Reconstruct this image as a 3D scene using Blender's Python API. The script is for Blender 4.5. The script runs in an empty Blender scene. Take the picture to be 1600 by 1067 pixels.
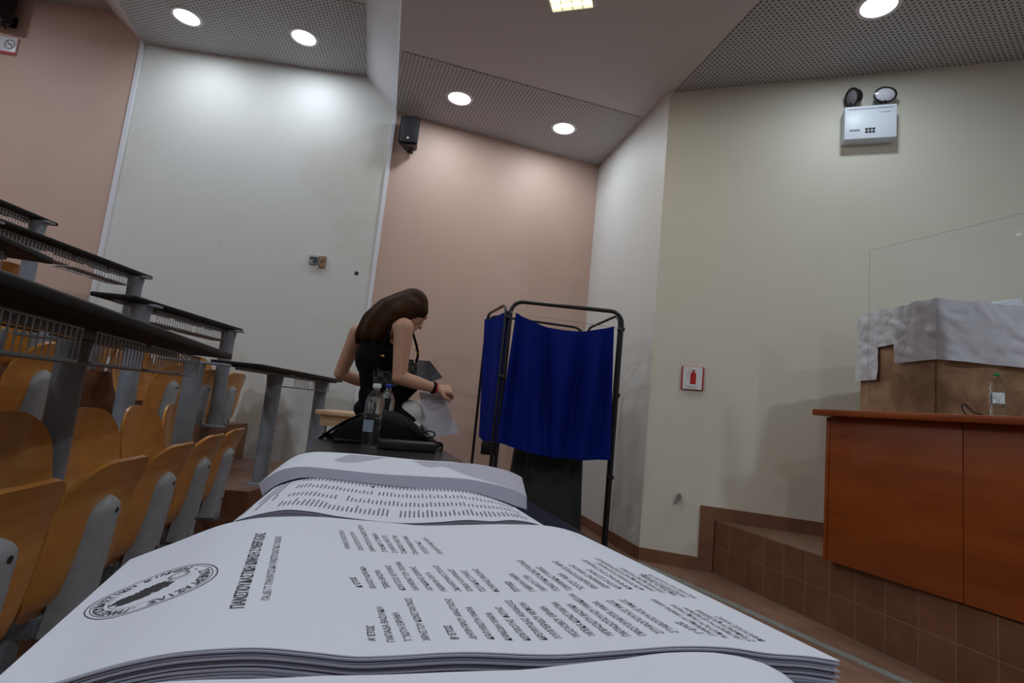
import bpy, bmesh, math, random
from mathutils import Vector, Matrix, noise
random.seed(7)
S = bpy.context.scene
COL = S.collection
V = Vector
# ------------------------------------------------------------------ camera
EYE = 1.0
FPX = 860.0
_p = math.radians(7.25); _r = math.radians(5.75)
R0 = V((1, 0, 0)); U0 = V((0, -math.sin(_p), math.cos(_p)))
FV = V((0, math.cos(_p), math.sin(_p)))
RV = math.cos(_r)*R0 + math.sin(_r)*U0
UV = -math.sin(_r)*R0 + math.cos(_r)*U0
OC = V((0, 0, EYE))
cam = bpy.data.cameras.new('camera'); camo = bpy.data.objects.new('camera', cam); COL.objects.link(camo)
cam.sensor_width = 36.0; cam.lens = FPX/1600*36.0; cam.clip_start = 0.01; cam.clip_end = 60
M = Matrix.Identity(4)
for i in range(3):
    M[i][0] = RV[i]; M[i][1] = UV[i]; M[i][2] = -FV[i]; M[i][3] = OC[i]
camo.matrix_world = M
S.camera = camo
# ------------------------------------------------------------------ world, exposure
S.view_settings.view_transform = 'Standard'
try: S.view_settings.look = 'None'
except Exception: pass
S.view_settings.gamma = 1.0
S.view_settings.use_curve_mapping = False
S.view_settings.exposure = -0.42
w = bpy.data.worlds.new('world'); S.world = w; w.use_nodes = True
w.node_tree.nodes['Background'].inputs[0].default_value = (0.75, 0.8, 1.0, 1)
w.node_tree.nodes['Background'].inputs[1].default_value = 0.02

def ray(px, py): return FV + RV*((px-800)/FPX) - UV*((py-533.5)/FPX)
def PZ(px, py, z): d = ray(px, py); return OC + d*((z-EYE)/d.z)
def PY(px, py, y): d = ray(px, py); return OC + d*(y/d.y)
def PD(px, py, dd): return OC + ray(px, py)*dd
def PW(px, py, A, B):
    d = ray(px, py); n = V((B[1]-A[1], -(B[0]-A[0]), 0)).normalized()
    t = (V((A[0], A[1], 0))-OC).dot(n)/d.dot(n); return OC + d*t
def PX(p):
    q = V(p)-OC; z = q.dot(FV); return (800+FPX*q.dot(RV)/z, 533.5-FPX*q.dot(UV)/z)

# ------------------------------------------------------------------ materials
def mat(name, col, rough=0.6, metal=0.0, spec=0.5, trans=0.0, ior=1.45, coat=0.0, noisy=0.0, nscale=4.0, bump=0.0, bscale=40.0, sheen=0.0, stretch=None, emit=None, estr=0.0, alpha=1.0, rvar=0.0):
    m = bpy.data.materials.new(name); m.use_nodes = True
    nt = m.node_tree; b = nt.nodes['Principled BSDF']
    b.inputs['Base Color'].default_value = (*col, 1)
    b.inputs['Roughness'].default_value = rough; b.inputs['Metallic'].default_value = metal
    b.inputs['Specular IOR Level'].default_value = spec
    b.inputs['Transmission Weight'].default_value = trans; b.inputs['IOR'].default_value = ior
    b.inputs['Coat Weight'].default_value = coat; b.inputs['Sheen Weight'].default_value = sheen
    b.inputs['Alpha'].default_value = alpha
    if emit:
        b.inputs['Emission Color'].default_value = (*emit, 1); b.inputs['Emission Strength'].default_value = estr
    tc = None
    def coords():
        tc = nt.nodes.new('ShaderNodeTexCoord'); mp = nt.nodes.new('ShaderNodeMapping')
        nt.links.new(tc.outputs['Object'], mp.inputs[0])
        if stretch: mp.inputs['Scale'].default_value = stretch
        return mp.outputs[0]
    if noisy > 0:
        c = coords(); n = nt.nodes.new('ShaderNodeTexNoise'); n.inputs['Scale'].default_value = nscale; n.inputs['Detail'].default_value = 6
        nt.links.new(c, n.inputs[0])
        mx = nt.nodes.new('ShaderNodeMix'); mx.data_type = 'RGBA'
        lo = tuple(max(0, x*(1-noisy)) for x in col); hi = tuple(min(1, x*(1+noisy)) for x in col)
        mr = nt.nodes.new('ShaderNodeMapRange'); mr.inputs['From Min'].default_value = .3; mr.inputs['From Max'].default_value = .7
        nt.links.new(n.outputs[0], mr.inputs[0]); nt.links.new(mr.outputs[0], mx.inputs[0])
        mx.inputs[6].default_value = (*lo, 1); mx.inputs[7].default_value = (*hi, 1)
        nt.links.new(mx.outputs[2], b.inputs['Base Color'])
    if bump > 0:
        c = coords(); n = nt.nodes.new('ShaderNodeTexNoise'); n.inputs['Scale'].default_value = bscale; n.inputs['Detail'].default_value = 4
        nt.links.new(c, n.inputs[0]); bp = nt.nodes.new('ShaderNodeBump'); bp.inputs['Strength'].default_value = bump; bp.inputs['Distance'].default_value = 0.01
        nt.links.new(n.outputs[0], bp.inputs['Height']); nt.links.new(bp.outputs[0], b.inputs['Normal'])
    return m

def wood(name, c1, c2, rough=0.35, scale=3.0, axis=(1, 1, 12), coat=0.3):
    m = mat(name, c1, rough, coat=coat); nt = m.node_tree; b = nt.nodes['Principled BSDF']
    tc = nt.nodes.new('ShaderNodeTexCoord'); mp = nt.nodes.new('ShaderNodeMapping'); mp.inputs['Scale'].default_value = axis
    nt.links.new(tc.outputs['Object'], mp.inputs[0])
    n = nt.nodes.new('ShaderNodeTexNoise'); n.inputs['Scale'].default_value = scale; n.inputs['Detail'].default_value = 8; n.inputs['Distortion'].default_value = .6
    nt.links.new(mp.outputs[0], n.inputs[0])
    r = nt.nodes.new('ShaderNodeValToRGB'); r.color_ramp.elements[0].position = .35; r.color_ramp.elements[1].position = .68
    r.color_ramp.elements[0].color = (*c1, 1); r.color_ramp.elements[1].color = (*c2, 1)
    nt.links.new(n.outputs[0], r.inputs[0]); nt.links.new(r.outputs[0], b.inputs['Base Color'])
    return m

def tiles(name, c1, c2, grout, tw, th, origin, xdir, ydir, gw=0.004, rough=0.5, noisev=.2):
    """tile grid in two world directions"""
    m = mat(name, c1, rough); nt = m.node_tree; b = nt.nodes['Principled BSDF']
    N = nt.nodes.new; L = nt.links.new
    geo = N('ShaderNodeNewGeometry')
    sub = N('ShaderNodeVectorMath'); sub.operation = 'SUBTRACT'; L(geo.outputs['Position'], sub.inputs[0]); sub.inputs[1].default_value = origin
    outs = []
    ids = []
    for d, s in ((xdir, tw), (ydir, th)):
        dot = N('ShaderNodeVectorMath'); dot.operation = 'DOT_PRODUCT'; L(sub.outputs[0], dot.inputs[0]); dot.inputs[1].default_value = d
        dv = N('ShaderNodeMath'); dv.operation = 'DIVIDE'; L(dot.outputs['Value'], dv.inputs[0]); dv.inputs[1].default_value = s
        fr = N('ShaderNodeMath'); fr.operation = 'FRACT'; L(dv.outputs[0], fr.inputs[0])
        fl = N('ShaderNodeMath'); fl.operation = 'FLOOR'; L(dv.outputs[0], fl.inputs[0]); ids.append(fl)
        lt = N('ShaderNodeMath'); lt.operation = 'LESS_THAN'; L(fr.outputs[0], lt.inputs[0]); lt.inputs[1].default_value = gw/s
        outs.append(lt)
    mxm = N('ShaderNodeMath'); mxm.operation = 'MAXIMUM'; L(outs[0].outputs[0], mxm.inputs[0]); L(outs[1].outputs[0], mxm.inputs[1])
    cx = N('ShaderNodeCombineXYZ'); L(ids[0].outputs[0], cx.inputs[0]); L(ids[1].outputs[0], cx.inputs[1])
    wn = N('ShaderNodeTexWhiteNoise'); L(cx.outputs[0], wn.inputs[0])
    ns = N('ShaderNodeTexNoise'); ns.inputs['Scale'].default_value = 9; ns.inputs['Detail'].default_value = 5; L(geo.outputs['Position'], ns.inputs[0])
    ad = N('ShaderNodeMath'); ad.operation = 'MULTIPLY_ADD'; L(wn.outputs['Value'], ad.inputs[0]); ad.inputs[1].default_value = noisev*1.5; L(ns.outputs[0], ad.inputs[2])
    mr = N('ShaderNodeMapRange'); mr.inputs['From Min'].default_value = .35; mr.inputs['From Max'].default_value = .65+noisev*1.5; L(ad.outputs[0], mr.inputs[0])
    m1 = N('ShaderNodeMix'); m1.data_type = 'RGBA'; L(mr.outputs[0], m1.inputs[0]); m1.inputs[6].default_value = (*c1, 1); m1.inputs[7].default_value = (*c2, 1)
    m2 = N('ShaderNodeMix'); m2.data_type = 'RGBA'; L(mxm.outputs[0], m2.inputs[0]); L(m1.outputs[2], m2.inputs[6]); m2.inputs[7].default_value = (*grout, 1)
    L(m2.outputs[2], b.inputs['Base Color'])
    return m

def perforated(name, base, hole, origin, xdir, ydir, pitch=0.08, r=0.0072):
    """acoustic board: staggered round holes, laid out in two world directions"""
    m = mat(name, base, .8); nt = m.node_tree; b = nt.nodes['Principled BSDF']; N = nt.nodes.new; L = nt.links.new
    geo = N('ShaderNodeNewGeometry'); sub = N('ShaderNodeVectorMath'); sub.operation = 'SUBTRACT'
    L(geo.outputs['Position'], sub.inputs[0]); sub.inputs[1].default_value = origin
    def math_(op, a, bb=None):
        n = N('ShaderNodeMath'); n.operation = op
        for i, x in enumerate((a, bb)):
            if x is None: continue
            if isinstance(x, (int, float)): n.inputs[i].default_value = x
            else: L(x, n.inputs[i])
        return n.outputs[0]
    cs = []
    for d, pt_ in ((xdir, .064), (ydir, .032)):
        dot = N('ShaderNodeVectorMath'); dot.operation = 'DOT_PRODUCT'; L(sub.outputs[0], dot.inputs[0]); dot.inputs[1].default_value = d
        cs.append(math_('DIVIDE', dot.outputs['Value'], pt_))
    res = []
    for off in (0.0, 0.5):
        q = []
        for k, c in enumerate(cs):
            f = math_('MULTIPLY', math_('SUBTRACT', math_('FRACT', math_('ADD', c, off)), 0.5), (.064, .032)[k])
            q.append(math_('MULTIPLY', f, f))
        res.append(math_('LESS_THAN', math_('ADD', q[0], q[1]), r*r))
    mk = math_('MAXIMUM', res[0], res[1])
    mx = N('ShaderNodeMix'); mx.data_type = 'RGBA'; L(mk, mx.inputs[0]); mx.inputs[6].default_value = (*base, 1); mx.inputs[7].default_value = (*hole, 1)
    L(mx.outputs[2], b.inputs['Base Color'])
    return m

def wallpaint(name, col, dirt, scale=.8, amt=.5, splot=None):
    m = mat(name, col, .55, bump=.06, bscale=120); nt = m.node_tree; b = nt.nodes['Principled BSDF']; N = nt.nodes.new; L = nt.links.new
    geo = N('ShaderNodeNewGeometry'); n = N('ShaderNodeTexNoise'); n.inputs['Scale'].default_value = scale; n.inputs['Detail'].default_value = 7; n.inputs['Roughness'].default_value = .6
    L(geo.outputs['Position'], n.inputs[0])
    mr = N('ShaderNodeMapRange'); mr.inputs['From Min'].default_value = .52; mr.inputs['From Max'].default_value = .8; mr.inputs['To Max'].default_value = amt
    L(n.outputs[0], mr.inputs[0])
    mx = N('ShaderNodeMix'); mx.data_type = 'RGBA'; L(mr.outputs[0], mx.inputs[0]); mx.inputs[6].default_value = (*col, 1); mx.inputs[7].default_value = (*dirt, 1)
    # small scuffs
    n2 = N('ShaderNodeTexNoise'); n2.inputs['Scale'].default_value = 11; n2.inputs['Detail'].default_value = 2; L(geo.outputs['Position'], n2.inputs[0])
    mr2 = N('ShaderNodeMapRange'); mr2.inputs['From Min'].default_value = .735; mr2.inputs['From Max'].default_value = .77; mr2.inputs['To Max'].default_value = .35; L(n2.outputs[0], mr2.inputs[0])
    mx2 = N('ShaderNodeMix'); mx2.data_type = 'RGBA'; L(mr2.outputs[0], mx2.inputs[0]); L(mx.outputs[2], mx2.inputs[6]); mx2.inputs[7].default_value = (*dirt, 1)
    L(mx2.outputs[2], b.inputs['Base Color'])
    return m

MT = dict(
    white=wallpaint('wall_white_paint', (.66, .67, .65), (.52, .46, .36), .7, .7),
    cream=wallpaint('wall_cream_paint', (.67, .66, .575), (.55, .50, .38), .7, .4),
    pink=wallpaint('wall_salmon_paint', (.57, .40, .335), (.45, .31, .25), .8, .5),
    ceil=mat('ceiling_paint', (.62, .60, .62), .8),
    soffit=mat('soffit_paint', (.72, .73, .78), .7),
    black_lam=mat('black_laminate', (.006, .0055, .0055), .55, spec=.25, bump=.02, bscale=300),
    glossy_black=mat('glossy_black_laminate', (.016, .016, .018), .24, spec=.25),
    edge_brown=mat('dark_edge_band', (.035, .02, .014), .4),
    grey_metal=mat('grey_powder_coat', (.21, .235, .275), .42, noisy=.08, nscale=20),
    dark_wire=mat('wire_metal', (.30, .31, .34), .38, metal=.4),
    shell=mat('grey_cast_shell', (.31, .33, .37), .45, noisy=.07, nscale=30, bump=.03, bscale=200),
    screw=mat('screw_dark', (.04, .04, .045), .35, metal=.6),
    ply=wood('beech_plywood', (.47, .19, .036), (.57, .26, .06), .3, 2.2, (1, 1, 9), coat=.35),
    desk=wood('cherry_veneer', (.22, .044, .005), (.31, .070, .008), .38, 1.6, (1.0, 1.0, 6), coat=.2),
    palewood=wood('pale_wood', (.62, .42, .24), (.72, .52, .33), .45, 2, (2, 9, 2)),
    crate=wood('old_crate_wood', (.22, .12, .06), (.42, .26, .15), .6, 2.5, (3, 3, 3), coat=0),
    paper=mat('white_paper', (.66, .70, .80), .6, spec=.3),
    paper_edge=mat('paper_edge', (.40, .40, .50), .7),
    paper_wrap=mat('wrapping_paper', (.62, .65, .72), .36, bump=1.0, bscale=11),
    ink=mat('printing_ink', (.02, .02, .025), .7),
    ink_grey=mat('printing_ink_small', (.16, .16, .19), .8),
    blue=mat('royal_blue_cloth', (.003, .012, .165), .8, spec=.12, sheen=0, noisy=.12, nscale=3, bump=.12, bscale=260),
    dark_cloth=mat('dark_grey_cloth', (.022, .028, .026), .9, noisy=.35, nscale=3),
    bk_metal=mat('black_tube', (.01, .01, .011), .35),
    bk_plastic=mat('black_plastic', (.012, .013, .016), .32),
    bk_fabric=mat('black_fabric', (.004, .004, .005), .9, spec=.2, bump=.25, bscale=300),
    skin=mat('skin', (.52, .29, .20), .5, noisy=.06, nscale=8),
    hair=mat('brown_hair', (.040, .018, .006), .6, spec=.1, bump=.5, bscale=30, stretch=(12, 12, .8), noisy=.6, nscale=22),
    top=mat('black_jersey', (.004, .004, .006), .92, spec=.15),
    pants=mat('off_white_cotton', (.50, .50, .49), .8, bump=.3, bscale=18),
    gold=mat('gold_metal', (.7, .5, .2), .3, metal=1),
    red=mat('red_paint', (.45, .012, .015), .5),
    pet=mat('clear_plastic', (.97, .985, 1), .0, trans=1.0, ior=1.33, bump=.5, bscale=60),
    lbl=mat('bottle_label', (.62, .70, .82), .4, noisy=.4, nscale=60),
    lbl_clear=mat('bottle_film_label', (.45, .55, .72), .3, alpha=.35),
    capblue=mat('cap_blue', (.01, .04, .28), .35), capwhite=mat('cap_white', (.7, .75, .8), .35), capgreen=mat('cap_green', (.02, .25, .08), .4),
    signw=mat('sign_white', (.72, .73, .78), .35), signr=mat('sign_red', (.40, .01, .02), .45),
    lampw=mat('lamp_housing_white', (.70, .78, .88), .4), grey=mat('mid_grey_plastic', (.22, .23, .25), .5),
    lens=mat('clear_lamp_lens', (.75, .78, .9), .15, spec=.8),
    acryl=mat('acrylic_sheet', (.985, .99, 1), .0, trans=1.0, ior=1.04, spec=.2),
    acryl_edge=mat('acrylic_edge', (.42, .44, .42), .3, alpha=.35),
    em_round=mat('led_diffuser', (1, 1, 1), .5, emit=(.93, .96, 1.0), estr=9.0),
    em_warm=mat('tube_diffuser', (1, 1, .9), .5, emit=(1, .90, .55), estr=3.5),
    louvre=mat('louvre_metal', (.8, .8, .75), .3, metal=.6),
    rim=mat('lamp_rim', (.8, .8, .82), .5),
    strip=mat('grey_stone_strip', (.24, .25, .24), .5, noisy=.2, nscale=12),
    skirt=mat('skirting_tile', (.19, .085, .05), .5, noisy=.15, nscale=7),
    cone=mat('speaker_grille', (.02, .02, .024), .5),
    yellow=mat('yellow_note', (.7, .7, .35), .6),
    checker=None, joint=mat('worn_joint_wood', (.13, .07, .035), .7),
)
def checker_mat():
    m = mat('checker_canvas', (.01, .01, .01), .45); nt = m.node_tree
    tc = nt.nodes.new('ShaderNodeTexCoord'); c = nt.nodes.new('ShaderNodeTexChecker'); c.inputs['Scale'].default_value = 38
    c.inputs[1].default_value = (.008, .008, .008, 1); c.inputs[2].default_value = (.075, .07, .06, 1)
    nt.links.new(tc.outputs['Object'], c.inputs[0]); nt.links.new(c.outputs[0], nt.nodes['Principled BSDF'].inputs['Base Color']); return m
MT['checker'] = checker_mat()

# ------------------------------------------------------------------ object helpers
def tag(o, label=None, cat=None, group=None, kind=None):
    if label: o['label'] = label
    if cat: o['category'] = cat
    if group: o['group'] = group
    if kind: o['kind'] = kind
    return o
def empty(name, loc, label, cat, group=None, rz=0):
    o = bpy.data.objects.new(name, None); COL.objects.link(o); o.location = loc; o.rotation_euler = (0, 0, rz); o.empty_display_size = .05
    return tag(o, label, cat, group)
def obj(name, bm, m, parent=None, world=False, smooth=True, sharp=40):
    """link a bmesh; with world=True its coordinates are world ones and are moved into the parent's frame"""
    me = bpy.data.meshes.new(name)
    if parent is not None and world:
        base = parent; T = Matrix.Identity(4); ch = []
        while base is not None: ch.append(base); base = base.parent
        for b in reversed(ch): T = T @ Matrix.Translation(b.location) @ b.rotation_euler.to_matrix().to_4x4()
        bm.transform(T.inverted())
    bmesh.ops.recalc_face_normals(bm, faces=bm.faces)
    bm.to_mesh(me); bm.free()
    for x in (m if isinstance(m, (list, tuple)) else [m]): me.materials.append(x)
    if smooth:
        me.polygons.foreach_set('use_smooth', [True]*len(me.polygons))
        try: me.set_sharp_from_angle(angle=math.radians(sharp))
        except Exception: pass
    o = bpy.data.objects.new(name, me); COL.objects.link(o)
    if parent is not None: o.parent = parent
    return o
def copy_tree(o, parent=None):
    c = o.copy(); COL.objects.link(c)
    if parent is not None: c.parent = parent
    for ch in list(o.children): copy_tree(ch, c)
    return c
def bm_new(): return bmesh.new()
def add_box(bm, c, s, rot=None, bev=0.0, seg=2):
    t = bmesh.new(); bmesh.ops.create_cube(t, size=1)
    for v in t.verts: v.co = V((v.co.x*s[0], v.co.y*s[1], v.co.z*s[2]))
    if bev > 0: bmesh.ops.bevel(t, geom=list(t.edges), offset=bev, segments=seg, affect='EDGES', profile=.5)
    Mx = Matrix.Translation(V(c))
    if rot is not None: Mx = Mx @ rot.to_4x4()
    t.transform(Mx); merge(bm, t)
def merge(bm, t, mi=None):
    vm = {}
    for v in t.verts: vm[v] = bm.verts.new(v.co)
    for f in t.faces:
        try:
            nf = bm.faces.new([vm[v] for v in f.verts]); nf.material_index = f.material_index if mi is None else mi
        except ValueError: pass
    t.free()
def basis(d):
    d = d.normalized(); a = V((0, 0, 1)) if abs(d.z) < .9 else V((1, 0, 0)); u = d.cross(a).normalized(); return u, d.cross(u).normalized()
def add_tube(bm, pts, r, n=10, cap=True):
    pts = [V(p) for p in pts]; rs = r if isinstance(r, (list, tuple)) else [r]*len(pts)
    rings = []; u = None
    for i, p in enumerate(pts):
        d = (pts[min(i+1, len(pts)-1)]-pts[max(i-1, 0)]).normalized()
        if u is None: u, _ = basis(d)
        u = (u-d*u.dot(d)).normalized(); w_ = d.cross(u)
        rings.append([bm.verts.new(p+(u*math.cos(2*math.pi*k/n)+w_*math.sin(2*math.pi*k/n))*rs[i]) for k in range(n)])
    for a, b in zip(rings, rings[1:]):
        for k in range(n): bm.faces.new((a[k], a[(k+1) % n], b[(k+1) % n], b[k]))
    if cap: bm.faces.new(rings[0][::-1]); bm.faces.new(rings[-1])
def add_lathe(bm, prof, n=24, c=(0, 0, 0), mi=0):
    c = V(c); rings = []
    for r, z in prof:
        if r < 1e-5: rings.append([bm.verts.new(c+V((0, 0, z)))])
        else: rings.append([bm.verts.new(c+V((r*math.cos(2*math.pi*k/n), r*math.sin(2*math.pi*k/n), z))) for k in range(n)])
    for a, b in zip(rings, rings[1:]):
        for k in range(n):
            if len(a) == 1 and len(b) == 1: continue
            if len(a) == 1: f = bm.faces.new((a[0], b[(k+1) % n], b[k]))
            elif len(b) == 1: f = bm.faces.new((a[k], a[(k+1) % n], b[0]))
            else: f = bm.faces.new((a[k], a[(k+1) % n], b[(k+1) % n], b[k]))
            f.material_index = mi
def add_grid(bm, fn, nu, nv, th=0.0, off=None):
    """sheet fn(u,v)->Vector, optionally thickened downward by th (vector off)"""
    P = [[V(fn(i/nu, j/nv)) for j in range(nv+1)] for i in range(nu+1)]
    A = [[bm.verts.new(p) for p in row] for row in P]
    for i in range(nu):
        for j in range(nv): bm.faces.new((A[i][j], A[i+1][j], A[i+1][j+1], A[i][j+1]))
    if th > 0:
        d = []
        for i in range(nu+1):
            row = []
            for j in range(nv+1):
                if off is None:
                    a = P[min(i+1, nu)][j]-P[max(i-1, 0)][j]; b = P[i][min(j+1, nv)]-P[i][max(j-1, 0)]; nn = a.cross(b).normalized()*th
                else: nn = V(off)*th
                row.append(bm.verts.new(P[i][j]-nn))
            d.append(row)
        for i in range(nu):
            for j in range(nv): bm.faces.new((d[i][j], d[i][j+1], d[i+1][j+1], d[i+1][j]))
        for i in range(nu):
            bm.faces.new((A[i][0], d[i][0], d[i+1][0], A[i+1][0])); bm.faces.new((A[i][nv], A[i+1][nv], d[i+1][nv], d[i][nv]))
        for j in range(nv):
            bm.faces.new((A[0][j], A[0][j+1], d[0][j+1], d[0][j])); bm.faces.new((A[nu][j], d[nu][j], d[nu][j+1], A[nu][j+1]))
def add_prism(bm, poly, z0, z1):
    """extrude a plan polygon [(x,y)] from z0 to z1"""
    a = [bm.verts.new((p[0], p[1], z0)) for p in poly]; b = [bm.verts.new((p[0], p[1], z1)) for p in poly]
    n = len(poly); bm.faces.new(a[::-1]); bm.faces.new(b)
    for i in range(n): bm.faces.new((a[i], a[(i+1) % n], b[(i+1) % n], b[i]))
def add_slab(bm, pts, off):
    """prism of a 3-D polygon swept by the vector off"""
    a = [bm.verts.new(V(p)) for p in pts]; b = [bm.verts.new(V(p)+V(off)) for p in pts]
    n = len(pts); bm.faces.new(a); bm.faces.new(b[::-1])
    for i in range(n): bm.faces.new((a[i], b[i], b[(i+1) % n], a[(i+1) % n]))
def interp(pts, t):
    """piecewise linear (smoothed) lookup in [(t,x,y..)]"""
    if t <= pts[0][0]: return pts[0][1:]
    for a, b in zip(pts, pts[1:]):
        if t <= b[0]:
            f = (t-a[0])/(b[0]-a[0]); return tuple(a[k]+(b[k]-a[k])*f for k in range(1, len(a)))
    return pts[-1][1:]
def catmull(pts, t):
    """smooth curve through pts (list of tuples), t in 0..1 by index"""
    n = len(pts)-1; x = min(max(t, 0), 1)*n; i = min(int(x), n-1); f = x-i
    g = lambda k: V(pts[min(max(k, 0), n)]) if 0 <= k <= n else (V(pts[0])*2-V(pts[1]) if k < 0 else V(pts[n])*2-V(pts[n-1]))
    a, b, c, d = g(i-1), g(i), g(i+1), g(i+2)
    return .5*((2*b)+(c-a)*f+(2*a-5*b+4*c-d)*f*f+(3*b-a-3*c+d)*f**3)
def struct(name, bm, m, smooth=False): return tag(obj(name, bm, m, smooth=smooth), kind='structure')

# ------------------------------------------------------------------ the room
H, H1, H2 = 3.78, 4.10, 4.37
B = PZ(619, 174, H); C = PZ(936, 258, H); D = PZ(1047, 144, H); RR = PZ(1600, 92, H)
A = PZ(225, 68, H1); Fp = PZ(572, 122, H1); A2 = PZ(177, 19.5, H2)
dirR = (RR-D).normalized(); RE = D+dirR*4.6           # right wall far end
dirA = (Fp-A).normalized(); AL = A-dirA*3.5           # left, behind the upper rows
AB_A, AB_B = A, V((B.x, B.y, 0))
TOP = 4.6
def wall(name, p, q, z0, z1, m, th=.12, side=1):
    d = (V((q[0], q[1], 0))-V((p[0], p[1], 0))).normalized(); n = V((d.y, -d.x, 0))*th*side
    bm = bm_new(); add_prism(bm, [(p[0], p[1]), (q[0], q[1]), (q[0]-n.x, q[1]-n.y), (p[0]-n.x, p[1]-n.y)], z0, z1)
    return struct(name, bm, m)
wall('wall_far_left', AL, A, 0, TOP, MT['pink'])
wall('wall_far_white', A, B, 0, TOP, MT['white'])
wall('wall_far_salmon', B, C, 0, TOP, MT['pink'])
wall('wall_return', C, D, 0, TOP, MT['white'])
wall('wall_right', D, RE, 0, TOP, MT['cream'])
LX, BY = -7.6, -4.5
wall('wall_side', RE, (RE.x, BY), 0, TOP, MT['cream'])
wall('wall_back', (RE.x, BY), (LX, BY), 0, TOP, MT['white'])
wall('wall_left', (LX, BY), (LX, AL.y), 0, TOP, MT['pink'])
bm = bm_new(); add_prism(bm, [(LX, AL.y-.2), (LX, AL.y+.1), (AL.x, AL.y+.1), (AL.x, AL.y-.02)], 0, TOP)
# narrow white corner strips where the wall panels meet
for P, hh in ((A, H1), (B, H)):
    dd = dirA; n = V((dirA.y, -dirA.x, 0))
    bm = bm_new(); c0 = V((P.x, P.y, 0)); add_prism(bm, [tuple((c0+dd*a+n*b)[:2]) for a, b in ((-.022, 0), (-.022, .02), (.012, .02), (.012, 0))], .3, hh+.02)
    struct('trim_1' if P is A else 'trim_2', bm, MT['soffit'])
# floor
fu = (C-D); fu.z = 0; fu.normalize(); fw = V((fu.y, -fu.x, 0))
MT['floor'] = tiles('terracotta_floor_tile', (.19, .105, .07), (.27, .155, .11), (.13, .10, .085), .33, .33, (0, 0, 0), tuple(fu), tuple(fw), .006, .38)
MT['riser'] = tiles('terracotta_kerb_tile', (.165, .07, .038), (.225, .10, .055), (.22, .17, .13), .17, .18, (D.x, D.y, .0), (0, -1, 0), (0, 0, 1), .004, .45, .15)
bm = bm_new(); add_prism(bm, [(LX-.2, BY-.2), (RE.x+.3, BY-.2), (RE.x+.3, RE.y), (RE.x, RE.y+.1), (D.x, D.y+.05), (C.x, C.y+.1), (B.x, B.y+.1), (A.x, A.y+.1), (LX-.2, AL.y+.3)], -.12, 0)
struct('floor', bm, MT['floor'])
# platform on the right
pf0 = PZ(1127, 817, .36); pf1 = PZ(1600, 977, .36); pb0 = PZ(1114, 900, 0)
# front top edge of the platform runs from the right wall towards the camera's right
pe0 = V((1.60, 0, 0)); 
tE = (1.60-D.x)/dirR.x; pe0 = D+dirR*tE; pe0.z = 0
pe1 = V((pf1.x, pf1.y, 0)); pd = (pe1-pe0).normalized()
pe2 = pe0+pd*8.0
bm = bm_new(); add_prism(bm, [(pe0.x, pe0.y), (RE.x, RE.y), (RE.x, pe2.y), (pe2.x, pe2.y)], 0, .36)
MT['riser2'] = tiles('platform_kerb_tile', (.15, .062, .032), (.21, .09, .048), (.21, .165, .125), .165, .185, tuple(pe0), tuple(pd), (0, 0, 1), .004, .45, .15)
struct('floor_platform', bm, MT['riser2'])
bm = bm_new(); add_prism(bm, [tuple((pe0+V((.012, 0, 0)))[:2]), (RE.x, RE.y), (RE.x, pe2.y), tuple((pe2+V((.012, 0, 0)))[:2])], .36, .366)
struct('floor_platform_top', bm, MT['floor'])
# skirting
def skirt(name, p, q, z0, z1, th=.014):
    d = (V((q[0], q[1], 0))-V((p[0], p[1], 0))).normalized(); n = V((d.y, -d.x, 0))*th
    bm = bm_new(); add_prism(bm, [(p[0], p[1]), (q[0], q[1]), (q[0]+n.x, q[1]+n.y), (p[0]+n.x, p[1]+n.y)], z0, z1); struct(name, bm, MT['skirt'])
skirt('baseboard_return', C, D, 0, .09); 
sE = D+dirR*(tE-.10)
skirt('baseboard_right', D, pe0, 0, .09)
skirt('baseboard_upright', sE, D+dirR*(tE+.0), .09, .46, .016)
skirt('baseboard_platform', D+dirR*(tE), RE, .366, .46, .016)
skirt('baseboard_salmon', B, C, 0, .09)
# grey strip let into the floor in front of the platform
s0 = PZ(992, 878, 0); s1 = PZ(1392, 1060, 0); sd = (s1-s0).normalized(); sn = V((sd.y, -sd.x, 0))*-.06
bm = bm_new(); a_ = s0; b_ = s0+sd*5; add_prism(bm, [tuple(a_[:2]), tuple(b_[:2]), tuple((b_+sn)[:2]), tuple((a_+sn)[:2])], 0, .003)
struct('trim_3', bm, MT['strip'])

# stepped tiers for the rows of seats
LV = [0, .35, .66, .99, 1.32, 1.65]
for k in range(1, 6):
    dx = -.745*(k-1)
    poly = [(-.02+dx, BY), (-1.02+dx, 0-.2), (-1.93+dx, 3.45), (-1.52+dx, 3.50), (-1.52+dx, 5.06 if k < 2 else 5.0), (LX, 4.8), (LX, BY)]
    yA = lambda x: A.y+(x-A.x)*dirA.y/dirA.x
    poly[4] = (-1.52+dx, yA(-1.52+dx)); poly[5] = (LX, yA(LX))
    bm = bm_new(); add_prism(bm, poly, LV[k-1], LV[k]); struct('floor_tier', bm, MT['riser'])
    bm = bm_new(); add_prism(bm, [(x+(.0 if x > LX else 0), y) for x, y in poly], LV[k], LV[k]+.004); struct('floor_tier_top', bm, MT['floor'])
skirt('baseboard_far', V((-2.26, yA(-2.26), 0)), V((-1.52, yA(-1.52), 0)), LV[1], LV[1]+.09)
skirt('baseboard_far_lower', V((-1.52, yA(-1.52), 0)), B, 0, .09)

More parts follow.
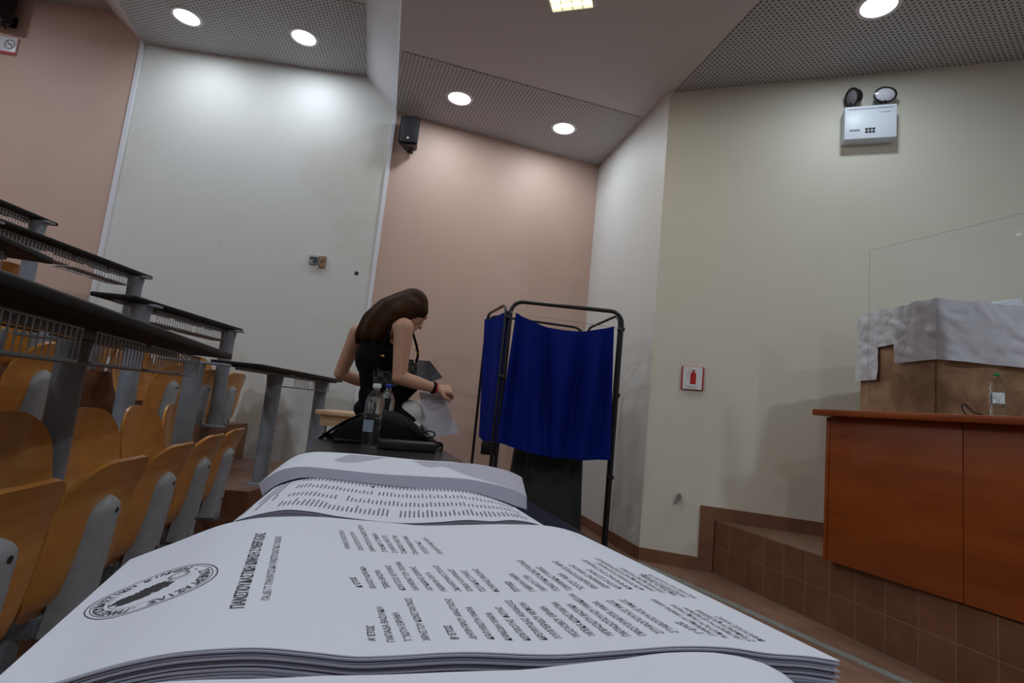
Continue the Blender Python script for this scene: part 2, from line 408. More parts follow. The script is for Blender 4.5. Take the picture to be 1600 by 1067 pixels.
# ceilings
g0 = PZ(630, 0, H); gd = (g0-B).normalized(); B2 = B+gd*9.5
h0 = PZ(571.5, 0, H1); hd = (h0-Fp).normalized(); F2 = Fp+hd*9.2
k0 = PZ(184.5, 0, H1); kd = (k0-A).normalized(); Ae = A+kd*9.2
l0 = PZ(168.5, 0, H2); ld = (l0-A2).normalized(); A3 = A2+ld*9.0
def plate(name, pts, m, th=.05):
    bm = bm_new(); add_slab(bm, pts, (0, 0, th)); return struct(name, bm, m)
plate('ceiling', [B, C, D, RE, V((RE.x, BY, H)), V((B2.x, BY, H)) if B2.y > BY else B2], MT['ceil'])
plate('ceiling_upper', [Fp, A, Ae, F2], MT['ceil'])
plate('ceiling_top', [A2, V((LX, AL.y+.1, H2)), V((LX, BY, H2)), A3], MT['ceil'])
plate('ceiling_slope', [B, Fp, F2, B2], MT['soffit'])
plate('ceiling_slope_upper', [A, A2, A3, Ae], MT['soffit'])
# perforated boards just under the plaster
bc = (C-B).normalized(); p2a = PZ(628, 79, H); p2b = PZ(1003, 183, H)
def norm2(d): d = V((d.x, d.y, 0)).normalized(); return d, V((d.y, -d.x, 0))
dn = V((0, 0, -.006))
u_, w_ = norm2(bc); MT['perf2'] = perforated('perforated_board', (.54, .54, .56), (.07, .065, .06), tuple(B), tuple(u_), tuple(w_))
plate('ceiling_perforated', [B+dn, C+dn, p2b+dn, p2a+dn], MT['perf2'], .004)
MT['perf1'] = perforated('perforated_board_upper', (.54, .54, .56), (.07, .065, .06), tuple(A), tuple(norm2(dirA)[0]), tuple(norm2(dirA)[1]))
n1 = norm2(dirA)[1]
def on_line(P, d, dist): return P+d*(dist/abs(d.dot(n1)))
plate('ceiling_perforated_upper', [A+dn, Fp+dn, on_line(Fp, hd, 1.05)+dn, on_line(A, kd, 1.05)+dn], MT['perf1'], .004)
plate('ceiling_perforated_top', [A2+dn, V((LX, AL.y+.1, H2))+dn, V((LX, AL.y-1.0, H2))+dn, on_line(A2, ld, 1.05)+dn], MT['perf1'], .004)
p3 = PZ(1190, 0, H); p3d = (p3-(D+V((.03, 0, 0)))).normalized()
w_, u_ = norm2(p3d); MT['perf3'] = perforated('perforated_board_right', (.50, .51, .53), (.05, .048, .045), tuple(D), tuple(u_), tuple(w_))
p3e = D+V((.03, 0, 0))+p3d*7
plate('ceiling_perforated_right', [D+V((.03, 0, 0))+dn, RE+dn, V((RE.x, p3e.y, H))+dn, p3e+dn], MT['perf3'], .004)

# ------------------------------------------------------------------ lamps
def downlight(P, label, power=10.5):
    o = empty('ceiling_light', P, label, 'ceiling light', 'round recessed ceiling lights')
    bm = bm_new(); add_lathe(bm, [(.100, -.002), (.102, -.009), (.122, -.009), (.127, 0), (.100, -.002)], 32); obj('rim', bm, MT['rim'], o)
    bm = bm_new(); add_lathe(bm, [(0, -.004), (.101, -.004), (.101, -.001), (0, -.001)], 32); obj('diffuser', bm, MT['em_round'], o)
    ld_ = bpy.data.lights.new('downlight_lamp', 'AREA'); ld_.shape = 'DISK'; ld_.size = .17; ld_.energy = power; ld_.color = (.84, .92, 1.0)
    lo = bpy.data.objects.new('lamp', ld_); COL.objects.link(lo); lo.location = (0, 0, -.014); lo.parent = o
    return o
downlight(PZ(292, 26, H1-.008), 'round ceiling light leftmost in the upper perforated ceiling')
downlight(PZ(475, 58, H1-.008), 'round ceiling light in the upper ceiling, right of the leftmost one')
downlight(PZ(718, 153, H-.008), 'round ceiling light above the salmon wall, nearer the wall speaker')
downlight(PZ(881, 200, H-.008), 'round ceiling light above the salmon wall, nearer the corner')
downlight(PZ(1373, 8, H-.008), 'large round ceiling light over the emergency lamp box, at top edge of photo')
for x, y, z, lb in ((2.6, .6, H, 'round ceiling light over the platform, beside the camera, outside the picture'), (2.4, -1.6, H, 'round ceiling light over the platform, behind the camera'),
                    (.3, -2.6, H, 'round ceiling light over the front desk, behind the camera'), (-3.0, 1.2, H1, 'round ceiling light over the second and third rows of seats'),
                    (-3.0, -1.6, H1, 'round ceiling light over the near ends of the middle rows'), (-5.3, 3.0, H2, 'round ceiling light over the uppermost rows, towards the salmon wall'),
                    (-5.3, 0, H2, 'round ceiling light over the uppermost rows, nearer the back')):
    downlight(V((x, y, z-.008)), lb, 38)
# louvred tube light
tl = PZ(890, -17, H-.004)
def troffer(P, label, rz, energy=12):
    o = empty('tube_light', P, label, 'ceiling light', 'square louvred tube lights', rz)
    bm = bm_new()
    for s in (-1, 1): add_box(bm, (s*.145, 0, -.02), (.012, .30, .04)); add_box(bm, (0, s*.145, -.02), (.30, .012, .04))
    obj('frame', bm, MT['rim'], o, smooth=False)
    bm = bm_new(); add_box(bm, (0, 0, -.008), (.28, .28, .008)); obj('diffuser', bm, MT['em_warm'], o, smooth=False)
    bm = bm_new()
    for i in (-1, 0, 1): add_box(bm, (i*.07, 0, -.026), (.004, .28, .02)); add_box(bm, (0, i*.07, -.026), (.28, .004, .02))
    obj('louvre', bm, MT['louvre'], o, smooth=False)
    l = bpy.data.lights.new('tube_lamp', 'AREA'); l.size = .26; l.energy = energy; l.color = (1, .88, .66)
    lo = bpy.data.objects.new('lamp', l); COL.objects.link(lo); lo.location = (0, 0, -.045); lo.parent = o
troffer(tl, 'square louvred tube light glowing warm yellow in the smooth grey ceiling', -.3)
troffer(V((.8, -1.0, H-.004)), 'square louvred tube light outside the picture, behind the camera', -.3, 12)

# ------------------------------------------------------------------ seats
SW = .415
def panel_bm(fn, w, h, rc_top, rc_bot, th, nu=14, nv=16):
    """rounded plywood panel: fn(y,t)->(x,y,z) ; outline narrowed at the ends by rounded corners"""
    bm = bm_new()
    def half(t):
        d = t*h; 
        if d < rc_bot: q = rc_bot-d; return w/2-rc_bot+math.sqrt(max(rc_bot**2-q*q, 0))
        if h-d < rc_top: q = rc_top-(h-d); return w/2-rc_top+math.sqrt(max(rc_top**2-q*q, 0))
        return w/2
    tt = [0.5-0.5*math.cos(math.pi*j/nv) for j in range(nv+1)]
    def f(u, v):
        t = tt[int(round(v*nv))]; hw = max(half(t), .012); return fn((u*2-1)*hw, t)
    add_grid(bm, f, nu, nv, th)
    return bm
def make_chair():
    o = empty('lecture_chair', (0, 0, 0), '', 'chair')
    # backrest: x back, leaning; seat folded up in front of it
    def fb(y, t):
        z = .47+.38*t; x = -.165-.07*t+.045*(y/.2)**2-.03*math.sin(t*math.pi)
        return V((x, y, z))
    obj('backrest', panel_bm(fb, SW-.01, .38, .15, .05, .011), MT['ply'], o)
    def fs(y, t):
        z = .29+.45*t; x = .035+.055*t+.06*max(0, t-.66)**1.4*6*.75+.02*math.sin(t*math.pi)-.018*(y/.2)**2
        if t < .15: x -= (.15-t)*.25
        return V((x, y, z))
    obj('seat', panel_bm(fs, SW, .45, .13, .12, .012), MT['ply'], o)
    # grey cast shell on the underside of the seat
    bm = bm_new()
    nu, nv = 16, 26
    for s in (0,):
        def f(u, v):
            a = (u*2-1); z = .24+.39*v; hw = .064+.010*(1-v)
            if v > .84: hw *= math.sqrt(max(0.02, 1-((v-.84)/.16)**2))
            base = .04+.055*((z-.29)/.45)
            return V((base+.012+.044*(1-abs(a)**4)**.6*(1-.25*v)*min(1, (1.0-v)/.10+.35), a*hw, z))
        add_grid(bm, f, nu, nv, .03, (1, 0, 0))
    b = obj('seat_bracket', bm, MT['shell'], o)
    for z in (.585, .335):
        bm = bm_new(); zz = (z-.24)/.39; sx = .04+.055*((z-.29)/.45)+.012+.044*(1-.25*zz); add_tube(bm, [(sx-.02, .012, z), (sx+.0015, .012, z)], .0085, 12); obj('screw', bm, MT['screw'], b)
    # pedestal: arm from the shell back to a foot
    bm = bm_new()
    add_box(bm, (.035, 0, .25), (.13, .075, .075), bev=.02, seg=3)
    add_box(bm, (-.08, 0, .24), (.18, .05, .06), bev=.012)
    add_tube(bm, [(-.10, 0, .22), (-.105, 0, .012)], [.032, .036], 14)
    add_box(bm, (-.07, 0, .008), (.20, .14, .016), bev=.006)
    add_box(bm, (-.165, 0, .38), (.022, .05, .34), bev=.008)
    obj('pedestal', bm, MT['grey_metal'], o)
    return o
proto = make_chair(); used = [False]
def chair(x, y, z, ang, label, grp):
    o = proto if not used[0] else copy_tree(proto); used[0] = True
    o.location = (x, y, z); o.rotation_euler = (0, 0, ang); o['label'] = label; o['group'] = grp
    return o
AN = math.radians(15.5)
g_ = 'tip-up plywood seats of the first row'
for k, lb in ((0, 'plywood tip-up seat of the first row, mostly outside the left edge'),
              (1, 'plywood tip-up seat cut by the left edge, nearest in the first row'),
              (2, 'plywood tip-up seat second from the left edge in the first row, largest whole one'),
              (3, 'plywood tip-up seat in the middle of the five in the first row'),
              (4, 'plywood tip-up seat second from the far end of the first row'),
              (5, 'plywood tip-up seat at the far end of the first row beside the grey desk post')):
    chair(-1.27-.137*(k-2), 1.72+.52*(k-2), 0, .15, lb, g_)
g_ = 'tip-up plywood seats of the second row'
for x, y, a, lb in ((-2.03, 2.30, AN, 'plywood tip-up seat of the second row at the left edge, under the long wire racks'),
                    (-1.90, 1.78, AN, 'plywood tip-up seat of the second row, cut by the left edge of the picture'),
                    (-2.42, 3.88, 0, 'plywood tip-up seat left of the round post, seen below the wire racks'),
                    (-2.42, 4.30, 0, 'plywood tip-up seat just right of the post below the wire racks'),
                    (-2.42, 4.715, 0, 'plywood tip-up seat of the second row nearest the white wall')):
    chair(x, y, LV[1], a, lb, g_)
g_ = 'tip-up plywood seats of the third row'
for y, lb in ((3.15, 'orange plywood seat of the third row, at far left between two black desk tops'),
              (3.63, 'orange plywood seat of the third row, second one along'),
              (4.10, 'orange plywood seat of the third row seen above the long black desk'),
              (4.56, 'plywood seat of the third row closest to the white wall')):
    chair(-3.17, y, LV[2], 0, lb, g_)
g_ = 'tip-up plywood seats of the fourth row'
for y, lb in ((3.6, 'plywood seat of the fourth row, near its left end'), (4.12, 'plywood seat of the fourth row, near the salmon wall')):
    chair(-3.93, y, LV[3], 0, lb, g_)

# ------------------------------------------------------------------ desks
def basket(y0, y1, depth, x0, z, drop=.085):
    """open wire rack hanging below a desk top, local coordinates"""
    bm = bm_new(); r = .0028
    n = max(4, int((y1-y0)/.026))
    for x in (x0, x0-depth):
        add_tube(bm, [(x, y0, z-.008), (x, y1, z-.008)], .004, 6); add_tube(bm, [(x, y0, z-drop), (x, y1, z-drop)], .0038, 6)
    add_tube(bm, [(x0, y0, z-drop), (x0-depth, y0, z-drop)], .004, 6); add_tube(bm, [(x0, y1, z-drop), (x0-depth, y1, z-drop)], .004, 6)
    for i in range(n+1):
        y = y0+(y1-y0)*i/n
        add_tube(bm, [(x0, y, z-.006), (x0, y, z-drop), (x0-depth, y, z-drop)], r, 5)
    return bm
def desk(name, p, ang, length, z, zfloor, posts, racks, label, grp, depth=.36, mt='black_lam', pr=.047, slope=True):
    """p = near front corner at top height; the desk runs along its local +y"""
    o = empty(name, (p[0], p[1], zfloor), label, 'desk', grp, ang)
    h = z-zfloor
    bm = bm_new(); add_box(bm, (-depth/2, length/2, h-.013), (depth, length, .026), bev=.007, seg=3)
    obj('desk_top', bm, MT[mt], o)
    bm = bm_new(); add_box(bm, (-depth*.5, length/2, h-.035), (.05, length*.94, .022), bev=.004); obj('support_rail', bm, MT['grey_metal'], o)
    for y, x, zb in posts:
        bm = bm_new(); hb = zb-zfloor
        add_tube(bm, [(x, y, hb+.012), (x, y, hb+.05), (x, y, h-.10), (x, y, h-.03)], [pr*1.0, pr*.95, pr, pr*1.15], 24)
        add_box(bm, (x, y, h-.032), (depth*.8, .07, .014), bev=.004)
        add_lathe(bm, [(0, 0), (pr*1.7, 0), (pr*1.7, .008), (pr*1.05, .02), (0, .02)], 24, (x, y, hb))
        obj('post', bm, MT['grey_metal'], o)
    for y0, y1 in racks:
        obj('wire_rack', basket(y0, y1, depth*.62, -depth*.24, h-.03), MT['dark_wire'], o)
    return o
def local_post(p, ang, x, y, zb):
    d = V((x-p[0], y-p[1], 0)); c, s = math.cos(-ang), math.sin(-ang)
    return (d.x*s+d.y*c, d.x*c-d.y*s, zb)
# the near (angled) part of the second desk row
T0z, T1z, T2z, T3z, T4z = .82, 1.13, 1.44, 1.77, 2.10
near_dir = math.atan2(1.216-.734, 2.431-.771)
p = V((-.734, .771))-V((-math.sin(near_dir), math.cos(near_dir)))*.75
pp = [local_post(p, near_dir, x, y, zb) for x, y, zb in ((-1.56, 1.98, LV[1]), (-1.71, 3.02, LV[0]), (-1.22, .60, LV[1]))]
desk('lecture_desk', p, near_dir, 2.46, T1z, 0, pp, [(.1, .62), (.70, 1.30), (1.38, 1.72), (1.78, 2.08), (2.12, 2.38)],
     'longest black desk top with wire racks, above the first row of plywood seats', 'black desks with wire racks', .44, pr=.048)
desk('lecture_desk', (-1.44, 3.22), 0, 1.62, T1z, LV[1], [(.60, -.16, LV[1]), (1.50, -.14, LV[1])], [(.72, 1.02), (1.08, 1.32), (1.36, 1.50)],
     'short black desk on two grey posts nearest the long-haired person', 'black desks with wire racks', .30, pr=.05)
desk('lecture_desk', (-2.15, 3.09), .0, 1.30, T2z, LV[2], [(.16, -.06, LV[2]), (1.20, -.06, LV[2])], [(.32, .70), (.76, 1.10), (1.14, 1.26)],
     'black desk of the third level, just above and left of the lowest short desk', 'black desks with wire racks', .26, pr=.05)
q = V((-1.925, 2.25))-V((-math.sin(near_dir), math.cos(near_dir)))*2.2
desk('lecture_desk', q, near_dir, 2.2, T2z, LV[1], [local_post(q, near_dir, -2.12, 2.05, LV[1]), local_post(q, near_dir, -1.75, .9, LV[1])], [(.2, .8), (.9, 1.5), (1.55, 2.0)],
     'black desk at the left edge with an orange seat behind its end', 'black desks with wire racks', .30, pr=.05)
desk('lecture_desk', (-2.86, 2.55), 0, 1.72, T3z, LV[3], [(.35, -.06, LV[3]), (1.62, -.06, LV[3])], [(.45, .98), (1.04, 1.30), (1.34, 1.56)],
     'black desk second from the top, ending above the white wall corner', 'black desks with wire racks', .26, pr=.05)
desk('lecture_desk', (-3.61, 2.9), 0, 1.29, T4z, LV[4], [(.2, -.06, LV[4]), (1.18, -.06, LV[4])], [(.3, .70), (.76, 1.1)],
     'topmost black desk in front of the salmon wall at far left', 'black desks with wire racks', .26, pr=.05)
# the desk the camera rests over
a0 = math.atan(.275); p0_ = V((.40-.275*-.9, -.9)); L0 = 3.45
desk('lecture_desk', p0_, a0, L0, T0z, 0, [(.5, -.25, 0), (2.0, -.25, 0), (3.1, -.25, 0)], [], 'black foreground desk with a glossy top under the ballot papers and bottles', 'black desks with wire racks', .50, 'glossy_black', .045)

# ------------------------------------------------------------------ ballot papers
def edge_curve(pix, y):
    """pixel outline of a wavy sheet edge lying at distance y -> list of world points ordered by u"""
    return [PY(a, b, y) for a, b in pix]
class Sheet:
    def __init__(s, near, far, yn, yf, lift=0.0, mid=0.0):
        s.n = edge_curve(near, yn) if not isinstance(yn, list) else [PY(a, b, c) for (a, b), c in zip(near, yn)]
        s.f = edge_curve(far, yf) if not isinstance(yf, list) else [PY(a, b, c) for (a, b), c in zip(far, yf)]
        s.lift = lift; s.mid = mid
        s.n = s.resample(s.n); s.f = s.resample(s.f)
    def resample(s, pts, N=60):
        raw = [catmull(pts, i/300) for i in range(301)]
        L = [0]
        for a, b in zip(raw, raw[1:]): L.append(L[-1]+(b-a).length)
        out = []; j = 0
        for i in range(N+1):
            t = L[-1]*i/N
            while j < 299 and L[j+1] < t: j += 1
            f = (t-L[j])/max(1e-9, L[j+1]-L[j]); out.append(raw[j].lerp(raw[j+1], min(max(f, 0), 1)))
        return out
    def ev(s, c, u):
        x = min(max(u, 0), 1)*60; i = min(int(x), 59); return c[i].lerp(c[i+1], x-i)
    def at(s, u, v, dz=0.0):
        p = s.ev(s.n, u).lerp(s.ev(s.f, u), v)
        return p+V((0, 0, s.mid*4*v*(1-v)+dz))
    def inv(s, px, py):
        u, v = .5, .5
        for _ in range(40):
            a = PX(s.at(u, v)); e = (px-a[0], py-a[1])
            if abs(e[0])+abs(e[1]) < .05: break
            h = .002
            b = PX(s.at(min(u+h, .9999), v)); c = PX(s.at(u, v+h))
            J = ((b[0]-a[0])/h, (c[0]-a[0])/h, (b[1]-a[1])/h, (c[1]-a[1])/h); det = J[0]*J[3]-J[1]*J[2]
            u += (e[0]*J[3]-e[1]*J[1])/det*.8; v += (J[0]*e[1]-J[2]*e[0])/det*.8
            u = min(max(u, .001), .99); v = min(max(v, -.02), 1.02)
        return u, v
def stack_obj(sheet, label, layers, gap, jitter, grp='stacks of printed ballot papers'):
    c = sheet.at(.5, .5); o = empty('ballot_paper_stack', (c.x, c.y, c.z-.05), label, 'paper', grp)
    bm = bm_new(); add_grid(bm, lambda u, v: sheet.at(u, v), 90, 24, .0004, (0, 0, 1)); obj('top_sheet', bm, MT['paper'], o, world=True)
    bm = bm_new()
    for k in range(1, layers+1):
        jx, jy = random.uniform(-jitter, jitter), random.uniform(-jitter, jitter)
        dz = -gap*k; fl = random.uniform(.6, 1.0)
        add_grid(bm, lambda u, v: sheet.at(u, v, dz*(1+.25*math.sin(u*9+k*.05)*0))+V((jx, jy, 0)), 60, 6, gap*.72, (0, 0, 1))
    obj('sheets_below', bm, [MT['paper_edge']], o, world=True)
    return o
near_pix = [(-30, 1082), (40, 1075), (82, 1067), (137, 1050), (187, 1036), (237, 1025), (300, 1016), (400, 1011), (487, 1018), (556, 1025), (625, 1023), (728, 1018), (860, 1022), (960, 1016), (1060, 1009), (1140, 1011), (1200, 1020), (1260, 1024), (1312, 1032)]
far_pix = [(203, 874), (240, 860), (280, 845), (315, 831), (350, 819), (385, 812), (419, 808), (487, 807), (556, 812), (625, 818), (660, 821), (728, 820), (790, 819), (850, 821), (880, 826), (905, 834)]
S1 = Sheet(near_pix, far_pix, .20, .42)
st1 = stack_obj(S1, 'large printed ballot sheet stack with round emblem in the foreground', 22, .00075, .0012)
# text on the sheet
FONT = None
def glyphs(txt, bold=False):
    """mesh of the text in its own plane: verts (x,y) with cap height ~1, faces"""
    c = bpy.data.curves.new('t', 'FONT'); c.body = txt; c.size = 1.0; c.resolution_u = 2; c.fill_mode = 'FRONT'
    c.offset = .012 if bold else 0.0
    o = bpy.data.objects.new('t', c); COL.objects.link(o)
    dg = bpy.context.evaluated_depsgraph_get(); dg.update()
    me = bpy.data.meshes.new_from_object(o.evaluated_get(dg))
    vs = [tuple(v.co[:2]) for v in me.vertices]; fs = [tuple(p.vertices) for p in me.polygons]
    COL.objects.unlink(o); bpy.data.objects.remove(o); bpy.data.curves.remove(c); bpy.data.meshes.remove(me)
    return vs, fs
PW_, PH_ = .30, .22
def put_text(bm, sheet, txt, a, b, hpx, bold=False, dz=.00025):
    ua, va = sheet.inv(*a); ub, vb = sheet.inv(*b)
    vs, fs = glyphs(txt, bold)
    if not vs: return
    x0 = min(v[0] for v in vs); x1 = max(v[0] for v in vs); L = x1-x0
    d = V(((ub-ua)*PW_, (vb-va)*PH_)); n = V((-d.y, d.x)).normalized()     # towards the letter tops (left)
    hp = hpx/.70
    out = []
    for x, y in vs:
        f = (x-x0)/L; q = V((ua*PW_, va*PH_))+d*f+n*(y*hp)
        out.append(bm.verts.new(sheet.at(q.x/PW_, q.y/PH_, dz)))
    for f in fs:
        try: bm.faces.new([out[i] for i in f])
        except ValueError: pass
bm = bm_new()
TX = [("ΠΑΝΣΠΟΥΔΑΣΤΙΚΗ ΚΙΝΗΣΗ ΣΥΝΕΡΓΑΣΙΑΣ", (381, 950), (415, 833), .0056, 1), ("ΠΑ.ΔΕ-ΓΤ ΤΜΗΜΑΤΟΣ ΚΑΙ ΠΑΝΣΠΟΥΔΑΣΤΙΚΟ ΣΥΝΕΔΡΙΟ", (421, 938), (440, 838), .0033, 0),
 ("Α' ΕΤΟΣ", (587, 1002), (584, 978), .0027, 1), ("ΠΑΠΑΔΑ ΒΑΣΙΛΙΚΗ", (617, 1003), (598, 949), .0027, 0), ("ΤΖΙΩΤΗ ΕΙΡΗΝΗ", (645, 1002), (623, 958), .0027, 0), ("ΧΡΗΣΤΟΥ ΚΩΝΣΤΑΝΤΙΝΟΣ", (673, 1001), (642, 935), .0027, 0),
 ("Β' ΕΤΟΣ", (717, 999), (704, 978), .0027, 1), ("ΔΗΜΗΤΡΙΟΥ ΑΝΑΣΤΑΣΗΣ", (746, 999), (704, 936), .0027, 0), ("ΚΑΛΥΒΙΩΤΗ ΜΑΡΙΑ", (773, 999), (737, 949), .0027, 0), ("ΚΑΝΩΔΗ ΜΑΡΙΑ", (801, 1001), (768, 958), .0027, 0),
 ("ΚΕΝΤΡΩΤΗΣ ΦΩΤΗΣ", (830, 1001), (783, 949), .0027, 0), ("ΚΡΕΜΜΥΔΑΣ ΑΘΑΝΑΣΙΟΣ", (856, 1000), (798, 938), .0027, 0), ("ΛΥΜΠΕΡΙΔΟΥ ΝΕΦΕΛΗ", (879, 998), (820, 942), .0027, 0), ("ΜΟΣΧΟΒΟΥ ΕΙΡΗΝΗ", (908, 995), (852, 948), .0027, 0),
 ("ΜΠΕΚΑ ΚΩΝΣΤΑΝΤΙΝΑ", (931, 993), (870, 941), .0027, 0), ("ΜΠΡΑΣΙΩΤΗ ΒΑΣΙΛΙΚΗ", (960, 993), (894, 944), .0027, 0), ("ΠΑΠΑΔΟΠΟΥΛΟΥ ΜΑΡΚΕΛΛΑ", (986, 994), (896, 928), .0027, 0), ("ΠΡΩΤΟΠΑΠΠΑ ΜΑΡΙΑ", (1011, 993), (934, 940), .0027, 0),
 ("ΣΠΥΡΟΠΟΥΛΟΣ ΝΙΚΟΣ", (1038, 990), (956, 938), .0027, 0), ("ΣΤΑΒΟΠΟΥΛΟΣ ΝΙΚΟΣ", (1061, 989), (976, 937), .0027, 0), ("Γ' ΕΤΟΣ", (1100, 990), (1063, 972), .0027, 1), ("ΓΙΑΝΝΑΚΟΥ ΜΑΡΙΑ ΑΝΝΑ", (1121, 994), (1024, 937), .0026, 0),
 ("ΝΙΚΟΛΟΥ ΝΕΚΤΑΡΙΑ", (1140, 998), (1055, 946), .0026, 0), ("ΑΠΕΡΓΗ ΕΛΕΝΗ", (1162, 1000), (1075, 951), .0026, 0), ("ΣΤΕΦΑΝΟΥ ΚΑΤΕΡΙΝΑ", (1181, 1003), (1094, 954), .0026, 0), ("ΦΑΡΟΥΠΟΣ ΗΛΙΑΣ", (1198, 1003), (1125, 964), .0026, 0),
 ("Δ' ΕΤΟΣ", (567, 918), (555, 902), .0027, 1), ("ΒΛΑΧΟΥ ΚΥΡΙΑΚΗ", (588, 919), (570, 886), .0027, 0), ("ΖΕΡΒΑ ΕΡΑΣΜΙΑ", (611, 920), (593, 891), .0027, 0), ("ΚΟΛΙΤΣΟΣ ΛΕΥΤΕΡΗΣ", (634, 922), (610, 884), .0027, 0), ("ΛΑΥΡΕΝΤΖΟΥ ΠΩΛΙΝΑ", (656, 923), (625, 878), .0027, 0),
 ("ΛΟΥΚΑΡΗΣ ΙΩΑΝΝΗΣ", (678, 923), (648, 886), .0027, 0), ("ΜΩΡΑΛΗ ΟΛΓΑ", (699, 924), (672, 895), .0027, 0), ("ΣΚΛΑΒΟΥΝΗΣ ΣΤΕΛΙΟΣ", (721, 924), (684, 884), .0027, 0), ("ΤΟΝΔΟ ΑΛΜΠΑΝΟΣ", (741, 925), (708, 890), .0027, 0), ("ΤΣΩΤΑΚΗΣ ΣΠΥΡΟΣ", (761, 925), (728, 892), .0027, 0),
 ("ΦΟΥΡΛΑΣ ΒΑΣΙΛΗΣ", (782, 925), (746, 889), .0027, 0), ("ΠΤΥΧΙΟ", (814, 924), (797, 909), .0027, 1), ("ΓΑΒΡΙΛΗ ΜΑΡΙΑ", (838, 924), (802, 896), .0027, 0), ("ΓΡΑΜΜΟΖΗ ΤΖΕΝΗ", (857, 923), (824, 899), .0027, 0), ("ΓΩΝΙΩΤΑΚΗΣ ΚΩΝΣΤΑΝΤΙΝΟΣ", (876, 923), (815, 875), .0027, 0),
 ("ΓΩΝΙΑΝΑΚΗΣ ΓΙΑΝΝΗΣ", (896, 922), (845, 886), .0027, 0), ("ΖΩΤΟΥ ΛΙΔΑ", (917, 922), (878, 896), .0027, 0), ("ΘΕΟΔΩΡΟΠΟΥΛΟΣ ΑΡΗΣ", (936, 920), (870, 877), .0027, 0), ("ΙΩΑΝΝΙΔΗΣ ΜΙΧΑΛΗΣ", (954, 919), (896, 883), .0027, 0), ("ΚΑΤΣΗΣ ΣΩΤΗΡΗΣ", (972, 920), (923, 890), .0027, 0),
 ("ΚΑΨΑΛΗΣ ΕΥΣΤΑΘΙΟΣ", (989, 921), (916, 875), .0027, 0), ("ΚΟΝΤΟΓΙΑΝΝΗΣ ΑΛΕΞΑΝΔΡΟΣ", (1007, 922), (937, 880), .0026, 0), ("ΜΑΡΙΝΑΚΗΣ ΕΛΕΥΘΕΡΙΟΣ", (1025, 924), (936, 873), .0026, 0), ("ΜΠΟΥΡΑΣ ΚΩΝΣΤΑΝΤΙΝΟΣ", (1042, 927), (974, 888), .0026, 0),
 ("ΝΙΚΟΛΑΟΥ ΜΕΛΙΝΑ", (1060, 931), (1005, 899), .0026, 0), ("ΠΑΠΑΔΟΠΟΥΛΟΥ ΑΓΓΕΛΙΚΗ", (1076, 934), (1006, 897), .0026, 0), ("ΧΡΙΣΤΟΔΟΥΛΟΥ ΔΗΜΗΤΡΑ", (1092, 936), (1017, 898), .0026, 0),
 ("ΜΠΡΑΪΣ ΑΠΟΣΤΟΛΗΣ", (548, 858), (536, 829), .0027, 0), ("ΠΟΛΙΤΟΠΟΥΛΟΥ ΕΥΗ", (569, 860), (553, 832), .0027, 0), ("ΣΑΡΑΝΤΟΠΟΥΛΟΥ ΚΩΝΣΤΑΝΤΙΝΑ", (587, 862), (565, 821), .0027, 0), ("ΣΤΑΘΑΚΟΥ ΣΤΕΦΑΝΙΑ", (606, 863), (588, 834), .0027, 0), ("ΣΤΑΜΑΤΗΣ ΧΡΗΣΤΟΣ", (622, 864), (603, 837), .0027, 0),
 ("ΤΣΑΚΙΡΙΔΟΥ ΧΡΙΣΤΙΝΑ", (637, 866), (619, 837), .0027, 0), ("ΤΣΑΛΑΜΑΝΔΡΗ ΜΑΡΙΑ", (655, 867), (636, 838), .0027, 0), ("ΤΣΟΤΣΟΡΟΣ ΝΙΚΟΣ", (672, 866), (655, 846), .0027, 0), ("ΧΑΛΒΑΤΣΗ ΦΩΤΕΙΝΗ", (693, 866), (667, 841), .0027, 0)]
for t_, a_, b_, h_, bo in TX: put_text(bm, S1, t_, a_, b_, h_, bo)
# the round emblem: rings, lettering round the rim, dark crowd silhouette and a small ring on a stalk
uc, vc = S1.inv(238, 921)
EC = V((uc*PW_, vc*PH_)); ER = .0315
def ep(x, y): q = EC+V((x, y)); return S1.at(q.x/PW_, q.y/PH_, .00025)
def ring(bm, cx, cy, r, th, n=72, a0=0, a1=2*math.pi):
    prev = None
    for i in range(n+1):
        a = a0+(a1-a0)*i/n; c, s = math.cos(a), math.sin(a); p = (bm.verts.new(ep(cx+(r)*c, cy+r*s)), bm.verts.new(ep(cx+(r+th)*c, cy+(r+th)*s)))
        if prev: bm.faces.new((prev[0], prev[1], p[1], p[0]))
        prev = p
ring(bm, 0, 0, ER, .0006); ring(bm, 0, 0, ER-.0022, .0004); ring(bm, 0, 0, ER-.0105, .0003, a0=2.2, a1=5.0)
et = "ΠΑΝΣΠΟΥΔΑΣΤΙΚΗ ΚΙΝΗΣΗ - ΣΥΝΕΡΓΑΣΙΑΣ -"
for i, ch in enumerate(et):
    if ch == ' ': continue
    a = math.radians(252)-2*math.pi*i/len(et); vs, fs = glyphs(ch, True)
    if not vs: continue
    hh = .0048/.7; x0 = (min(v[0] for v in vs)+max(v[0] for v in vs))/2; out = []
    for x, y in vs:
        rr = ER-.0083+y*hh; aa = a-(x-x0)*hh/(ER-.007); out.append(bm.verts.new(ep(rr*math.cos(aa), rr*math.sin(aa))))
    for f in fs:
        try: bm.faces.new([out[k] for k in f])
        except ValueError: pass
random.seed(3)
blob = []
for i in range(64):
    a = 2*math.pi*i/64; r = .0112+random.uniform(-.0022, .0022)+.0035*math.cos(2*(a-.6)); blob.append((-.004+r*math.cos(a)*1.05, -.002+r*math.sin(a)*.85))
cv = bm.verts.new(ep(-.004, -.002)); bv = [bm.verts.new(ep(*q)) for q in blob]
for i in range(64): bm.faces.new((cv, bv[i], bv[(i+1) % 64]))
